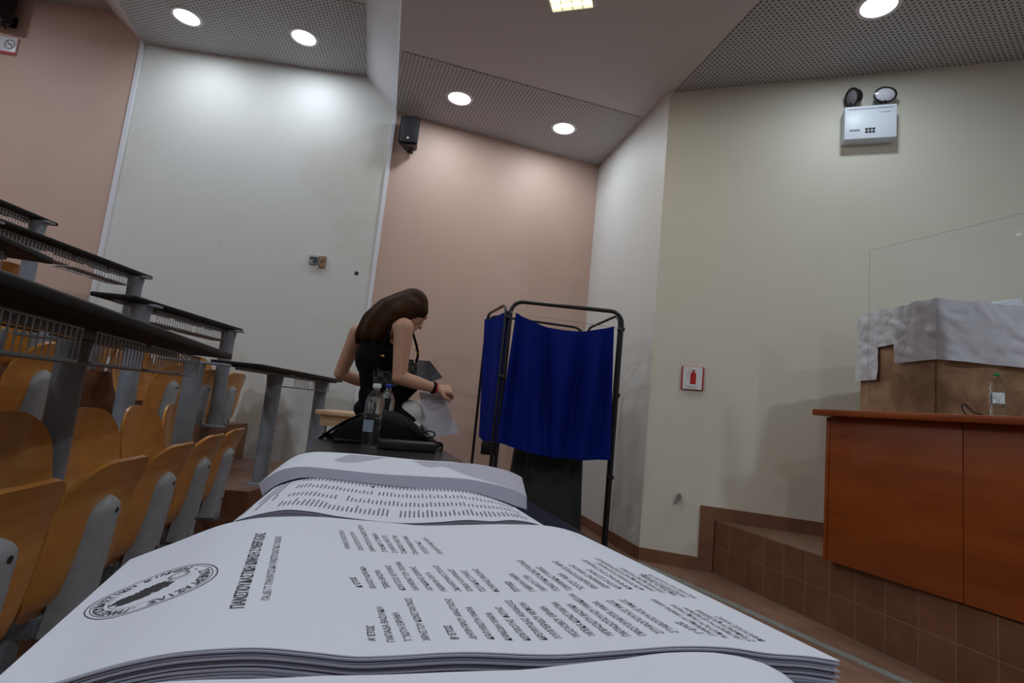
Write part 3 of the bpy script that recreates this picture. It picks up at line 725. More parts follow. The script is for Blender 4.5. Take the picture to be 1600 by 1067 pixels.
ring(bm, .011, .013, .0052, .0005, 32); ring(bm, .011, .013, .0042, .0004, 32)
l_ = [ep(.010, .004), ep(.0105, .0045), ep(.020, .009), ep(.0195, .0085)]; bm.faces.new([bm.verts.new(x) for x in l_])
obj('printed_text', bm, MT['ink'], st1, world=True, smooth=False)

# blank stack nearest the camera
nf = [(500, 1056), (600, 1054), (700, 1050), (760, 1048), (820, 1046), (900, 1037), (980, 1028), (1020, 1022), (1060, 1019), (1120, 1020), (1180, 1032), (1220, 1050), (1250, 1075), (1285, 1110)]
def near_stack():
    y0, y1 = .045, .178
    far = [PY(a, b, y1) for a, b in [(150, 1085), (230, 1068), (320, 1062), (420, 1060)]+nf]
    s = Sheet.__new__(Sheet); s.lift = 0; s.mid = 0
    s.f = s.resample(far); s.n = [V((p.x*1.02+.0, y0, p.z-.012)) for p in s.f]; return s
S0 = near_stack()
stack_obj(S0, 'blank white paper stack along the bottom edge, closest to the viewer', 10, .0008, .001)

# second printed stack with small columns
n2 = [(355, 824), (364, 815), (385, 808), (419, 800), (450, 796), (487, 799), (520, 805), (556, 810), (600, 815), (642, 817), (690, 815), (728, 812), (770, 814), (797, 812), (825, 815), (853, 823)]
f2 = [(428, 762), (436, 756), (455, 749), (477, 744), (500, 742), (530, 745), (556, 748), (600, 753), (642, 757), (690, 759), (728, 763), (752, 770), (775, 779), (800, 790)]
S2 = Sheet(n2, f2, .47, .68)
st2 = stack_obj(S2, 'printed stack with small list columns, behind the emblem sheet', 8, .0008, .001)
bm = bm_new(); random.seed(11)
def dash(bm, sh, u0, v0, u1, v1, hw):
    a = V((u0, v0)); b = V((u1, v1)); q = []
    for p, s in ((a, -1), (b, -1), (b, 1), (a, 1)):
        q.append(bm.verts.new(sh.at(p.x+s*hw, p.y, .0004)))
    bm.faces.new(q)
for r, (va, vmax) in enumerate(((.10, .15), (.33, .12), (.56, .12), (.79, .12))):
    u = .15
    breaks = {0: (.52,), 1: (.335, ), 2: (.44,), 3: ()}[r]
    while u < .955:
        if not any(abs(u-b_) < .012 for b_ in breaks):
            L = random.uniform(.5, 1.0)*vmax
            v = va
            while v < va+L:                                           # a word is a few short strokes
                dv = random.uniform(.012, .022); dash(bm, S2, u, v, u, min(v+dv, va+L), .0024); v += dv+.004
        u += .0146
for u, va, vb in ((.055, .30, .80), (.072, .12, .97), (.090, .45, .92), (.03, .1, .3), (.10, .3, .42)):
    v = va
    while v < vb: dash(bm, S2, u, v, u, v+.018, .003); v += .023
obj('printed_text', bm, MT['ink_grey'], st2, world=True, smooth=False)
bm = bm_new(); c_ = S2.at(*S2.inv(582, 762), .0006); add_tube(bm, [c_, c_+V((.0006, .006, .0005))], [.0012, .0004], 8); tag(obj('speck', bm, MT['ink']), 'tiny dark speck lying on the small-print ballot stack', 'debris')

# third, thick stack with its smooth grey near side
n3 = [(405, 755), (420, 744), (439, 734), (458, 730), (477, 729), (515, 732), (591, 740), (660, 744), (728, 748), (780, 758), (805, 766), (823, 775)]
n3b = [(410, 775), (422, 764), (438, 755), (458, 749), (477, 746), (515, 748), (556, 753), (642, 762), (728, 767), (780, 781), (805, 790), (823, 796)]
f3 = [(431, 733), (446, 722), (463, 712), (483, 707), (505, 706), (556, 709), (608, 714), (660, 719), (711, 722), (739, 729), (763, 743), (785, 756)]
S3 = Sheet(n3, f3, .655, .86)
o3 = empty('ballot_paper_stack', tuple(S3.at(.5, .5)-V((0, 0, .05))), 'thick wavy blank stack with a smooth grey side, farthest of the paper stacks', 'paper', 'stacks of printed ballot papers')
bm = bm_new(); add_grid(bm, lambda u, v: S3.at(u, v), 80, 16, .0005, (0, 0, 1)); obj('top_sheet', bm, MT['paper'], o3, world=True)
b3 = S3.resample([PY(a, b, .652) for a, b in n3b])
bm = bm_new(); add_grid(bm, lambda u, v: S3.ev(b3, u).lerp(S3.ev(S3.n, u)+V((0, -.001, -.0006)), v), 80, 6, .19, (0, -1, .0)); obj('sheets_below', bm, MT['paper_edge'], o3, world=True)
# blocks of paper under the wavy top bundles (they rest on the desk)
def under_block(cx, cy, sx, sy, z0, z1, rz, label):
    o = empty('ballot_paper_bundle', (cx, cy, z0), label, 'paper', 'bundles under the ballot sheets', rz)
    n = int((z1-z0)/.004)
    bm = bm_new()
    for k in range(n): add_box(bm, (random.uniform(-.001, .001), random.uniform(-.001, .001), .002+k*.004), (sx, sy, .0034))
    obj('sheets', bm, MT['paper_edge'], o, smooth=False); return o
for cx, cy, sx, sy, z1, lb in ((.0, .29, .22, .17, .885, 'lower bundle of sheets hidden under the emblem ballot stack'), (-.035, .565, .20, .16, .875, 'lower bundle of sheets under the small-print ballot stack'),
                               (-.075, .78, .21, .14, .862, 'lower bundle of sheets under the farthest paper stack'), (.01, .115, .2, .10, .885, 'lower bundle of sheets under the blank nearest stack')):
    under_block(cx, cy, sx, sy, T0z, z1, 0, lb)

# ------------------------------------------------------------------ bottles on the near desk
def bottle(name, P, h, label, capm, grp=None, lblm='lbl_clear', rb=.034, water=.78):
    o = empty(name, P, label, 'bottle', grp)
    k = h/.24
    pr = [(0, .004), (.024, .002), (.031, .006), (.033, .014), (.0325, .04), (.030, .052), (.029, .058), (.0315, .066), (.033, .08), (.0325, .10), (.0315, .104), (.033, .109), (.0325, .12), (.0315, .124), (.033, .129), (.0335, .15), (.034, .168), (.030, .186), (.020, .204), (.0135, .214), (.0125, .222), (.0125, .229), (0, .229)]
    s = rb/.034
    bm = bm_new(); add_lathe(bm, [(r*s, z*k) for r, z in pr], 32)
    obj('bottle_body', bm, MT['pet'], o)
    bm = bm_new(); add_lathe(bm, [(0, h*.93), (.0145*s, h*.93), (.015*s, h*.935), (.015*s, h*.985), (.0135*s, h), (0, h)], 24)
    for i in range(24):
        a = 2*math.pi*i/24; add_box(bm, (.0152*s*math.cos(a), .0152*s*math.sin(a), h*.958), (.0012, .0012, h*.045), Matrix.Rotation(a, 3, 'Z'))
    obj('bottle_cap', bm, MT[capm], o)
    bm = bm_new(); n = 28; a0, a1 = (-2.9, 2.9) if lblm == 'lbl' else (-2.6, -1.2)
    z0, z1 = .055*k if lblm == 'lbl_clear' else .07*k, .10*k if lblm == 'lbl_clear' else .13*k
    add_grid(bm, lambda u, v: V((.0338*s*math.cos(a0+(a1-a0)*u), .0338*s*math.sin(a0+(a1-a0)*u), z0+(z1-z0)*v)), n, 2, .0003)
    obj('bottle_label', bm, MT[lblm], o)
    return o
g_ = 'water bottles on the near desk'
bottle('water_bottle', PZ(577, 697, T0z), .235, 'clear water bottle with a white cap, front one of the pair on the near desk', 'capwhite', g_)
bottle('water_bottle', PZ(597, 688, T0z), .248, 'clear water bottle with a blue cap, just behind the white-capped one', 'capblue', g_)
# black rucksack lying on the desk
bo = empty('backpack', tuple(PZ(600, 672, T0z)), 'black fabric backpack lying on the near desk behind the bottles', 'bag')
top_pix = [(505, 695), (520, 680), (540, 662), (560, 648), (585, 640), (612, 642), (635, 652), (655, 668), (675, 684), (688, 697)]
yb = 2.32
tops = [PY(a, b, yb) for a, b in top_pix]
bm = bm_new()
def fbag(u, v):
    c = catmull(tops, u); zt = max(c.z, T0z+.02)
    a = (v-.5)*math.pi
    dpt = .13*(1-.75*abs(2*u-1)**2.2)
    return V((c.x, yb+dpt*math.sin(a)*1.05, T0z+.004+(zt-T0z-.004)*max(math.cos(a), 0)**.45))
add_grid(bm, fbag, 44, 20); add_prism(bm, [tuple((PZ(520, 692, T0z))[:2]), tuple(PZ(680, 700, T0z)[:2]), tuple(PZ(672, 682, T0z)[:2]), tuple(PZ(530, 678, T0z)[:2])], T0z+.001, T0z+.012)
bmesh.ops.remove_doubles(bm, verts=bm.verts, dist=.0005)
obj('bag_body', bm, MT['bk_fabric'], bo, world=True)
bm = bm_new(); sp = [PY(*q, 2.24) for q in ((566, 648), (540, 659), (516, 674), (500, 686), (493, 695), (492, 703))]
add_grid(bm, lambda u, v: catmull(sp, u)+V((0, .045*(v-.5)*1.0, .0)), 24, 3, .004); obj('shoulder_strap', bm, MT['bk_fabric'], bo, world=True)
bm = bm_new(); sp2 = [PY(*q, 2.22) for q in ((640, 655), (652, 668), (664, 680), (676, 689), (690, 692), (691, 702), (683, 709))]
add_grid(bm, lambda u, v: catmull(sp2, u)+V((0, .05*(v-.5), 0)), 24, 3, .004); obj('shoulder_strap', bm, MT['bk_fabric'], bo, world=True)
bm = bm_new(); c_ = PY(671, 678, 2.19)
add_tube(bm, [c_+V((.022*math.cos(a), 0, .012*math.sin(a))) for a in [2*math.pi*i/20 for i in range(21)]], .0035, 8, False)
add_tube(bm, [PY(658, 664, 2.2), PY(662, 671, 2.2), PY(666, 676, 2.2)], .006, 8)
obj('buckle', bm, MT['bk_plastic'], bo, world=True)
# black case in front of the bag
bm = bm_new(); ca = PZ(592, 702, T0z); cb = PZ(682, 708, T0z); dcb = (cb-ca).normalized(); ncb = V((-dcb.y, dcb.x, 0))
cc = (ca+cb)/2+ncb*.035; add_box(bm, (cc.x, cc.y, T0z+.018), ((cb-ca).length, .07, .034), Matrix.Rotation(math.atan2(dcb.y, dcb.x), 3, 'Z'), bev=.006, seg=3)
tag(obj('flat_case', bm, MT['bk_plastic']), 'long flat black case lying in front of the backpack', 'case')

# ------------------------------------------------------------------ the voting booth
bt = empty('voting_booth', tuple(PZ(870, 800, 0)), 'folding voting booth of black tubes in the corner of salmon and white walls', 'voting booth')
FLt, FRt = PY(800, 468, 4.08), PY(973, 490, 4.10)
BLt, BRt = PY(762, 492, 4.62), PY(912, 513, 4.78)
FLt.z = FRt.z = (FLt.z+FRt.z)/2; 
def tube_frame(name, p, q, r=.0145, zb=0.02, rad=.09, zcut_p=None):
    bm = bm_new(); d = (V((q.x, q.y, 0))-V((p.x, p.y, 0))).normalized()
    pts = [V((p.x, p.y, zb)), V((p.x, p.y, p.z-rad))]
    for i in range(1, 7): a = math.pi/2*i/6; pts.append(V((p.x, p.y, p.z-rad))+d*(rad-rad*math.cos(a))+V((0, 0, rad*math.sin(a))))
    for i in range(0, 7): a = math.pi/2*i/6; pts.append(V((q.x, q.y, q.z-rad))+d*(-rad+rad*math.sin(a))+V((0, 0, rad*math.cos(a))))
    pts += [V((q.x, q.y, zb))]
    add_tube(bm, pts, r, 12); o = obj(name, bm, MT['bk_metal'], bt, world=True); return o
off = V((.034, .012, 0))
tube_frame('front_frame', FLt, FRt, .0155)
tube_frame('back_frame', BLt, BRt, .011)
tube_frame('side_frame', FRt+V((-.012, .035, -.015)), BRt+V((.03, -.03, 0)), .011)
tube_frame('side_frame', BLt+V((.0, -.03, 0)), FLt+V((-.035, .0, -.03)), .011)
for x, y, z in ((FRt.x, FRt.y+.018, 1.7), (FRt.x, FRt.y+.018, 1.2), (FRt.x, FRt.y+.018, .6), (FLt.x-.016, FLt.y, 1.7), (FLt.x-.016, FLt.y, 1.25)):
    bm = bm_new(); add_box(bm, (x, y, z), (.05, .05, .03), bev=.005); obj('hinge_clamp', bm, MT['bk_metal'], bt, world=True)
bm = bm_new(); add_tube(bm, [V((FLt.x, FLt.y-.02, FLt.z-.09)), V((FRt.x, FRt.y-.02, FRt.z-.13))], .0022, 6); obj('curtain_wire', bm, MT['dark_wire'], bt, world=True)
def curtain(name, tp, bp, y_l, y_r, folds, amp, label, nu=90, nv=60):
    def f(u, v):
        yy = y_l+(y_r-y_l)*u
        a = catmull([(x, y, 0) for x, y in tp], u); b = catmull([(x, y, 0) for x, y in bp], u)
        P = PY(a.x, a.y, yy); Q = PY(b.x, b.y, yy); p = P.lerp(Q, v)
        d = 0
        for (uc_, w0, sl, am) in folds:
            c = uc_+sl*v; d += am*math.exp(-((u-c)/w0)**2)*(.25+.75*math.sin(min(v*1.25, 1)*math.pi*.75))
        p.y += -.045-.0*v+amp*d; return p
    bm = bm_new(); add_grid(bm, f, nu, nv, .003)
    return tag(obj(name, bm, MT['blue']), label, 'curtain', 'blue voting booth curtains')
yF = FLt.y
curtain('booth_curtain', [(806, 490), (822, 499), (845, 509), (870, 516), (890, 518.5), (910, 518.5), (935, 516), (958, 511)],
        [(776, 690), (800, 698), (830, 707), (860, 713), (890, 716), (920, 718), (952, 718)], FLt.y, FRt.y,
        [(.08, .035, .02, .35), (.17, .045, .10, -.5), (.32, .05, .14, .7), (.50, .13, .0, -.55), (.72, .06, -.10, .7), (.86, .05, -.10, -.5), (.95, .05, -.05, .5)], .12,
        'wide sagging royal blue curtain across the front of the voting booth')
curtain('booth_curtain', [(758, 500), (770, 499), (782, 493), (795, 487)], [(749, 681), (758, 690), (768, 689), (782, 692)], 4.45, 4.12,
        [(.3, .15, .1, .8), (.7, .15, -.1, -.8)], .03, 'narrow royal blue curtain on the left side of the voting booth', 40, 40)
# table under a dark cloth inside the booth
bm = bm_new()
tc_ = V(((FLt.x+BRt.x)/2+.08, 4.46, 0))
def cloth(u, v):
    a = 2*math.pi*u; c, s = math.cos(a), math.sin(a)
    def sq(x): return math.copysign(abs(x)**.45, x)
    if v < .35:
        k = v/.35; return tc_+V((.27*sq(c)*k, .19*sq(s)*k, .74))
    k = (v-.35)/.65; r = 1+.10*k+.05*k*math.sin(11*a)+.03*k*math.sin(23*a+1)
    return tc_+V((.27*sq(c)*r, .19*sq(s)*r, .74-.70*k))
add_grid(bm, cloth, 120, 24); bmesh.ops.remove_doubles(bm, verts=bm.verts, dist=.0002)
tag(obj('draped_table', bm, MT['dark_cloth']), 'small table under a dark grey cloth inside the voting booth', 'table')
bm = bm_new(); bx = PY(764, 700, 4.3); add_box(bm, (bx.x, bx.y, bx.z), (.12, .10, .10), bev=.01); add_tube(bm, [V((bx.x+.03, bx.y, bx.z)), V((bx.x+.03, bx.y, .0))], .012, 8)
obj('folded_clamp', bm, MT['bk_metal'], bt, world=True)

# ------------------------------------------------------------------ table behind the woman
pt = PY(512, 640, 3.85)
t = empty('pale_table', (pt.x+.16, pt.y+.1, pt.z-.90), 'pale wooden table top left of the woman, behind the backpack', 'table')
bm = bm_new(); add_box(bm, (.02, -.08, .885), (.40, .42, .03), bev=.006); obj('table_top', bm, MT['palewood'], t)
bm = bm_new(); add_box(bm, (.02, -.08, .835), (.34, .36, .07)); obj('apron', bm, MT['palewood'], t, smooth=False)
for sx in (-.13, .17):
    for sy in (-.24, .08): bm = bm_new(); add_box(bm, (sx, sy, .40), (.04, .04, .80), bev=.004); obj('leg', bm, MT['grey_metal'], t)

# ------------------------------------------------------------------ lecturer's desk on the platform
DL = PZ(1281, 874, .366); DRt = PZ(1600, 977, .366)
dd_ = (DRt-DL); dd_.z = 0; dd_.normalize(); dn_ = V((-dd_.y, dd_.x, 0))
if dn_.x < 0: dn_ = -dn_
topz = PY(1286, 640, DL.y).z
LD = 2.0; ang = math.atan2(dd_.y, dd_.x)
lo_ = empty('lecturer_desk', (DL.x, DL.y, .366), 'reddish brown wooden lecturer desk on the tiled platform at right', 'desk', rz=ang)
sgn = 1 if (Matrix.Rotation(ang, 3, 'Z') @ V((0, 1, 0))).dot(dn_) > 0 else -1
hh = topz-.366
bm = bm_new(); add_box(bm, (LD/2-.0, sgn*.34, hh-.0175), (LD+.07, .78, .035), bev=.004); obj('desk_top', bm, MT['desk'], lo_)
bm = bm_new(); add_box(bm, (.011, sgn*.35, (hh-.04)/2), (.022, .66, hh-.04), bev=.002); obj('side_panel', bm, MT['desk'], lo_)
bm = bm_new(); add_box(bm, (LD-.011, sgn*.35, (hh-.04)/2), (.022, .66, hh-.04), bev=.002); obj('side_panel', bm, MT['desk'], lo_)
pj = PW(1500, 760, DL, DL+dd_); xj = (V((pj.x, pj.y, 0))-V((DL.x, DL.y, 0))).dot(dd_)
e_ = [.026, xj-.0015, xj+.0015, min(2*xj, LD-.03)-.0015, min(2*xj, LD-.03)+.0015, LD-.026]
for a, b in ((0, 1), (2, 3), (4, 5)):
    if e_[b]-e_[a] > .05:
        bm = bm_new(); add_box(bm, ((e_[a]+e_[b])/2, sgn*.030, (hh-.035)/2+.002), (e_[b]-e_[a], .018, hh-.038), bev=.0015); obj('front_panel', bm, MT['desk'], lo_)
def desk_pt(px, py, back):      # point on the desk top plane, 'back' metres behind the front edge
    q0 = V((DL.x, DL.y, 0))+dn_*back; p = PW(px, py, q0, q0+dd_); return V((p.x, p.y, topz))
# plywood crate half wrapped in paper
cA = desk_pt(1462, 637, .13)
def along(P, px, length):
    """ground direction from P so that its far end, length away, shows at picture column px"""
    best = None
    for k in range(720):
        a = 2*math.pi*k/720; q = P+V((math.cos(a), math.sin(a), 0))*length; x = PX(q)[0]
        if (q-OC).dot(FV) < .2: continue
        # far ends lie behind the nearest corner
        if q.y < P.y: continue
        e = abs(x-px)
        if best is None or e < best[0]: best = (e, q)
    return best[1]
cB = along(cA, 1343, .55); 
dAB = (cB-cA).normalized(); cn = V((-dAB.y, dAB.x, 0)); cn = cn if cn.x > 0 else -cn
CWd = 1.0; cC = cA+cn*CWd
zc = PY(1463, 470, cA.y).z-topz; 
co = empty('wooden_crate', tuple((cA+cB+cC-cA)/2), 'worn plywood crate half wrapped in crumpled white paper on the desk', 'crate')
def crate_pt(a, b, z, o=0.0): return cA+dAB*a+cn*b+V((0, 0, z))
LA = .55
bm = bm_new(); add_slab(bm, [crate_pt(0, 0, .004), crate_pt(LA, 0, .004), crate_pt(LA, CWd, .004), crate_pt(0, CWd, .004)], (0, 0, zc-.01))
bmesh.ops.bevel(bm, geom=list(bm.edges), offset=.004, segments=2, affect='EDGES'); obj('crate_body', bm, MT['crate'], co, world=True)
bm = bm_new()
for i in range(14):     # finger joints at the near corner
    add_box(bm, tuple(crate_pt(-.001, -.001, .02+i*.022)), (.007, .007, .009), Matrix.Rotation(math.atan2(dAB.y, dAB.x), 3, 'Z'))
obj('corner_joints', bm, MT['joint'], co, world=True, smooth=False)
def crinkle(p): return .004+.75*(abs(noise.noise(V((p.x*7, p.y*7, p.z*4)))*.030)+abs(noise.noise(p*15))*.014+abs(noise.noise(V((p.x+p.z, p.y-p.z, p.z+p.x))*9))*.020)
CC = crate_pt(LA/2, CWd/2, 0)
def wrapd(p):
    dxy = V((p.x-CC.x, p.y-CC.y, 0)); a = abs(dxy.dot(dAB))/(LA/2); b = abs(dxy.dot(cn))/(CWd/2)
    d = dAB*math.copysign(min(max((a-.90)/.1, 0), 1), dxy.dot(dAB))+cn*math.copysign(min(max((b-.94)/.06, 0), 1), dxy.dot(cn))
    d.z = min(max((p.z-topz-zc+.05)/.05, 0), 1)
    if d.length < .01: d = V((0, 0, 1))
    return p+d.normalized()*(.006+crinkle(p))
# wrapping paper: over the top and down each visible side to its own length
def wrap_face(fn, nrm, nu=60, nv=40):
    bm = bm_new()
    def f(u, v): return wrapd(fn(u, v))
    add_grid(bm, f, nu, nv, .0015); return bm
bot_l = [(0, .50), (.62, .48), (.625, .70), (.80, .71), (.96, .71), (1, .66)]    # fraction of height the paper reaches down, left face (from near corner)
def fleft(u, v):
    if u < .60: e = .53
    elif u < .80: e = .33
    else: e = .60
    return crate_pt(LA*u, 0, zc-e*zc*v)
def fright(u, v): return crate_pt(0, CWd*u, zc-(.52-.02*u)*zc*v)
def ftop(u, v): return crate_pt(LA*u, CWd*v, zc)
# left face in three strips of different length
for u0, u1, e in ((0, .44, .52), (.44, .70, .34), (.70, 1.0, .66)):
    bm = wrap_face(lambda u, v: crate_pt(LA*(u0+(u1-u0)*u), 0, zc-e*zc*v), -cn, 30, 36); obj('paper_wrap', bm, MT['paper_wrap'], co, world=True)
obj('paper_wrap', wrap_face(fright, -dAB), MT['paper_wrap'], co, world=True)
bm = bm_new(); add_grid(bm, lambda u, v: wrapd(ftop(u, v)), 60, 60, .0015); obj('paper_wrap', bm, MT['paper_wrap'], co, world=True)
bm = bm_new(); pq = crate_pt(.02, .38, zc+.012); add_slab(bm, [pq+V((-.10, .0, .0)), pq+V((.12, .02, .0)), pq+V((.15, .06, .075)), pq+V((-.02, .04, .035))], (0, .003, .001)); obj('loose_flap', bm, MT['paper_wrap'], co, world=True, smooth=False)
# clear sheet standing behind the crate
gl = desk_pt(1356, 560, .075); gA = gl; yb_ = gA.y; gB = along(gA, 1700, 1.0)
gB = gA+dd_*1.5
gt = PW(1361, 396, gA, gB).z; gp = PW(1600, 327, gA, gB).z; gt = (gt+gp)/2
bm = bm_new(); go = empty('acrylic_screen', tuple(gA), 'tall clear acrylic screen standing on the desk behind the crate', 'screen')
add_slab(bm, [V((gA.x, gA.y, topz)), V((gB.x, gB.y, topz)), V((gB.x, gB.y, gt)), V((gA.x, gA.y, gt))], dn_*.004); obj('clear_sheet', bm, MT['acryl'], go, world=True, smooth=False)
bm = bm_new(); add_slab(bm, [V((gA.x, gA.y, topz)), V((gA.x, gA.y, gt)), V((gA.x, gA.y, gt))-dd_*.0015, V((gA.x, gA.y, topz))-dd_*.0015], dn_*.004)
add_slab(bm, [V((gA.x, gA.y, gt)), V((gB.x, gB.y, gt)), V((gB.x, gB.y, gt+.0015)), V((gA.x, gA.y, gt+.0015))], dn_*.004); obj('sheet_edge', bm, MT['acryl_edge'], go, world=True, smooth=False)
bottle('water_bottle', desk_pt(1558, 637, .03), (PY(1558, 583, desk_pt(1558, 637, .03).y).z-topz), 'small clear water bottle with a green cap in front of the crate', 'capgreen', None, 'lbl', .026)
c0 = desk_pt(1530, 637, .03)
bm = bm_new(); cp = [c0+V((.03, 0, .006)), c0+V((-.02, 0, .012)), c0+V((-.045, .0, .03)), c0+V((-.065, 0, .045)), c0+V((-.078, 0, .042)), c0+V((-.075, 0, .02)), c0+V((-.062, -.0, .006)), c0+V((-.03, .03, .005))]
add_tube(bm, [catmull(cp, i/40) for i in range(41)], .003, 8); tag(obj('cable', bm, MT['bk_plastic']), 'short looped black cable in front of the crate', 'cable')
bm = bm_new(); c1 = desk_pt(1558, 637, .02); add_box(bm, (c1.x, c1.y-.0, topz+.0025), (.10, .03, .003), Matrix.Rotation(ang, 3, 'Z')); tag(obj('paper_note', bm, MT['yellow'], smooth=False), 'pale yellow slip of paper under the green-capped bottle', 'paper')

# ------------------------------------------------------------------ things on the walls
def wall_frame(P, d):
    """matrix with x along the wall, y into the room, z up"""
    d = V((d.x, d.y, 0)).normalized(); n = V((d.y, -d.x, 0)); m = Matrix.Identity(4)
    for i in range(3): m[i][0] = d[i]; m[i][1] = n[i]; m[i][2] = (0, 0, 1)[i]; m[i][3] = P[i]
    return m
def wobj(name, bm, m, parent, P, d, smooth=True):
    bm.transform(wall_frame(P, d)); return obj(name, bm, m, parent, world=True, smooth=smooth)
# fire extinguisher sign
P = PW(1082, 591, D, RE); o = empty('fire_extinguisher_sign', tuple(P), 'small white sign with a red fire extinguisher on the right wall', 'sign')
sw = (PW(1100, 591, D, RE)-PW(1065, 591, D, RE)).length; sh = PW(1082, 573, D, RE).z-PW(1082, 609, D, RE).z
bm = bm_new(); add_box(bm, (0, .010, 0), (sw, .018, sh), bev=.003); wobj('sign_frame', bm, MT['signr'], o, P, dirR)
bm = bm_new(); add_box(bm, (0, .0205, 0), (sw*.86, .003, sh*.97)); wobj('sign_face', bm, MT['signw'], o, P, dirR, False)
bm = bm_new(); add_lathe(bm, [(0, -.5), (.5, -.5), (.5, .35), (.42, .5), (.15, .6), (.15, .7), (0, .7)], 20)
for v in bm.verts: v.co = V((v.co.x*sw*.26+sw*.03, .0225+abs(v.co.y)*.001*0+v.co.y*.001, v.co.z*sh*.48-sh*.02))
add_box(bm, (sw*.06, .0228, sh*.33), (sw*.16, .0015, sh*.03)); 
add_tube(bm, [V((-sw*.02+sw*.05+sw*.22*math.cos(a)-sw*.04, .023, sh*.12+sh*.22*math.sin(a))) for a in [math.radians(x) for x in range(60, 231, 15)]], .0012, 6)
wobj('extinguisher_symbol', bm, MT['red'], o, P, dirR)
bm = bm_new(); 
for k in range(3): add_box(bm, (-.01+k*.004, .0222, -sh*.36-k*.006), (sw*.6-k*.02, .0006, .0016))
wobj('small_print', bm, MT['grey'], o, P, dirR, False)
# stub on the wall
P = PW(1061, 777, D, RE); o = empty('door_stop', tuple(P), 'small grey stub fixed low on the cream wall near the corner', 'fixture')
bm = bm_new(); add_tube(bm, [V((0, 0, .0)), V((0, .03, .0))], .018, 14); add_tube(bm, [V((0, .03, -.02)), V((0, .03, .03))], .014, 14); wobj('stub', bm, MT['grey'], o, P, dirR)
bm = bm_new(); add_tube(bm, [V((-.03, .0, -.028)), V((-.02, .03, -.03))], .007, 10); wobj('bracket', bm, MT['shell'], o, P, dirR)
# emergency light
P = PW(1354, 201, D, RE); o = empty('emergency_light', tuple(P), 'white emergency light box with two swivel lamps high on the right wall', 'lamp')
pe = [PW(x, y, D, RE) for x, y in ((1313, 180), (1395, 168), (1313, 230), (1394, 221))]
ew = (pe[1]-pe[0]).length*.97; eh = (pe[0].z-pe[2].z+pe[1].z-pe[3].z)/2*.98
bm = bm_new(); add_box(bm, (0, .05, 0), (ew, .10, eh), bev=.006); wobj('housing', bm, MT['lampw'], o, P, dirR)
bm = bm_new(); add_box(bm, (-ew*.0, .1005, eh*.40), (ew*.86, .002, .005)); wobj('vent_slot', bm, MT['grey'], o, P, dirR, False)
for a_, b_, c_2, d_2 in ((.28, .27, .2, .004), (-.30, -.24, .2, .016)):
    bm = bm_new(); add_box(bm, (ew*a_, .1005, eh*b_), (ew*c_2, .001, d_2)); wobj('printed_mark', bm, MT['grey'], o, P, dirR, False)
bm = bm_new()
for i in range(3):
    for j in range(2): add_box(bm, (-ew*.07+i*.022, .1005, -eh*.22-j*.022), (.018, .0015, .017))
wobj('indicator_panel', bm, MT['screw'], o, P, dirR, False)
for nm, cx, tilt, lab in (('swivel_lamp', -ew*.33, 1, None), ('swivel_lamp', ew*.28, 0, None)):
    Rm = (Matrix.Rotation(math.radians(62), 3, 'Z') if tilt else Matrix.Rotation(math.radians(-8), 3, 'Z')) @ Matrix.Rotation(math.radians(-12), 3, 'X')
    bm = bm_new(); b2 = bmesh.new(); add_lathe(b2, [(0, -.06), (.03, -.058), (.055, -.035), (.068, 0), (.070, .014), (.062, .018), (.058, .006), (0, .004)], 28)
    b2.transform(Matrix.Rotation(math.radians(-90), 4, 'X')); 
    for v in b2.verts: v.co.x *= (1.0 if tilt else 1.12); v.co.z *= (1.0 if tilt else .8); v.co = Rm @ v.co+V((cx, .075, eh*.5+.085))
    merge(bm, b2); add_tube(bm, [V((cx, .05, eh*.5-.005)), V((cx, .06, eh*.5+.05))], .02, 12); lampb = wobj(nm, bm, MT['bk_plastic'], o, P, dirR)
    bm = bm_new(); b2 = bmesh.new(); add_lathe(b2, [(0, .024), (.03, .021), (.058, .008), (.060, .002), (0, .0)], 28); b2.transform(Matrix.Rotation(math.radians(-90), 4, 'X'))
    for v in b2.verts: v.co.x *= (1.0 if tilt else 1.12); v.co.z *= (1.0 if tilt else .8); v.co = Rm @ v.co+V((cx, .075, eh*.5+.085))
    merge(bm, b2); bm.transform(wall_frame(P, dirR)); obj('lamp_lens', bm, MT['lens'] if not tilt else MT['grey'], lampb, world=True)
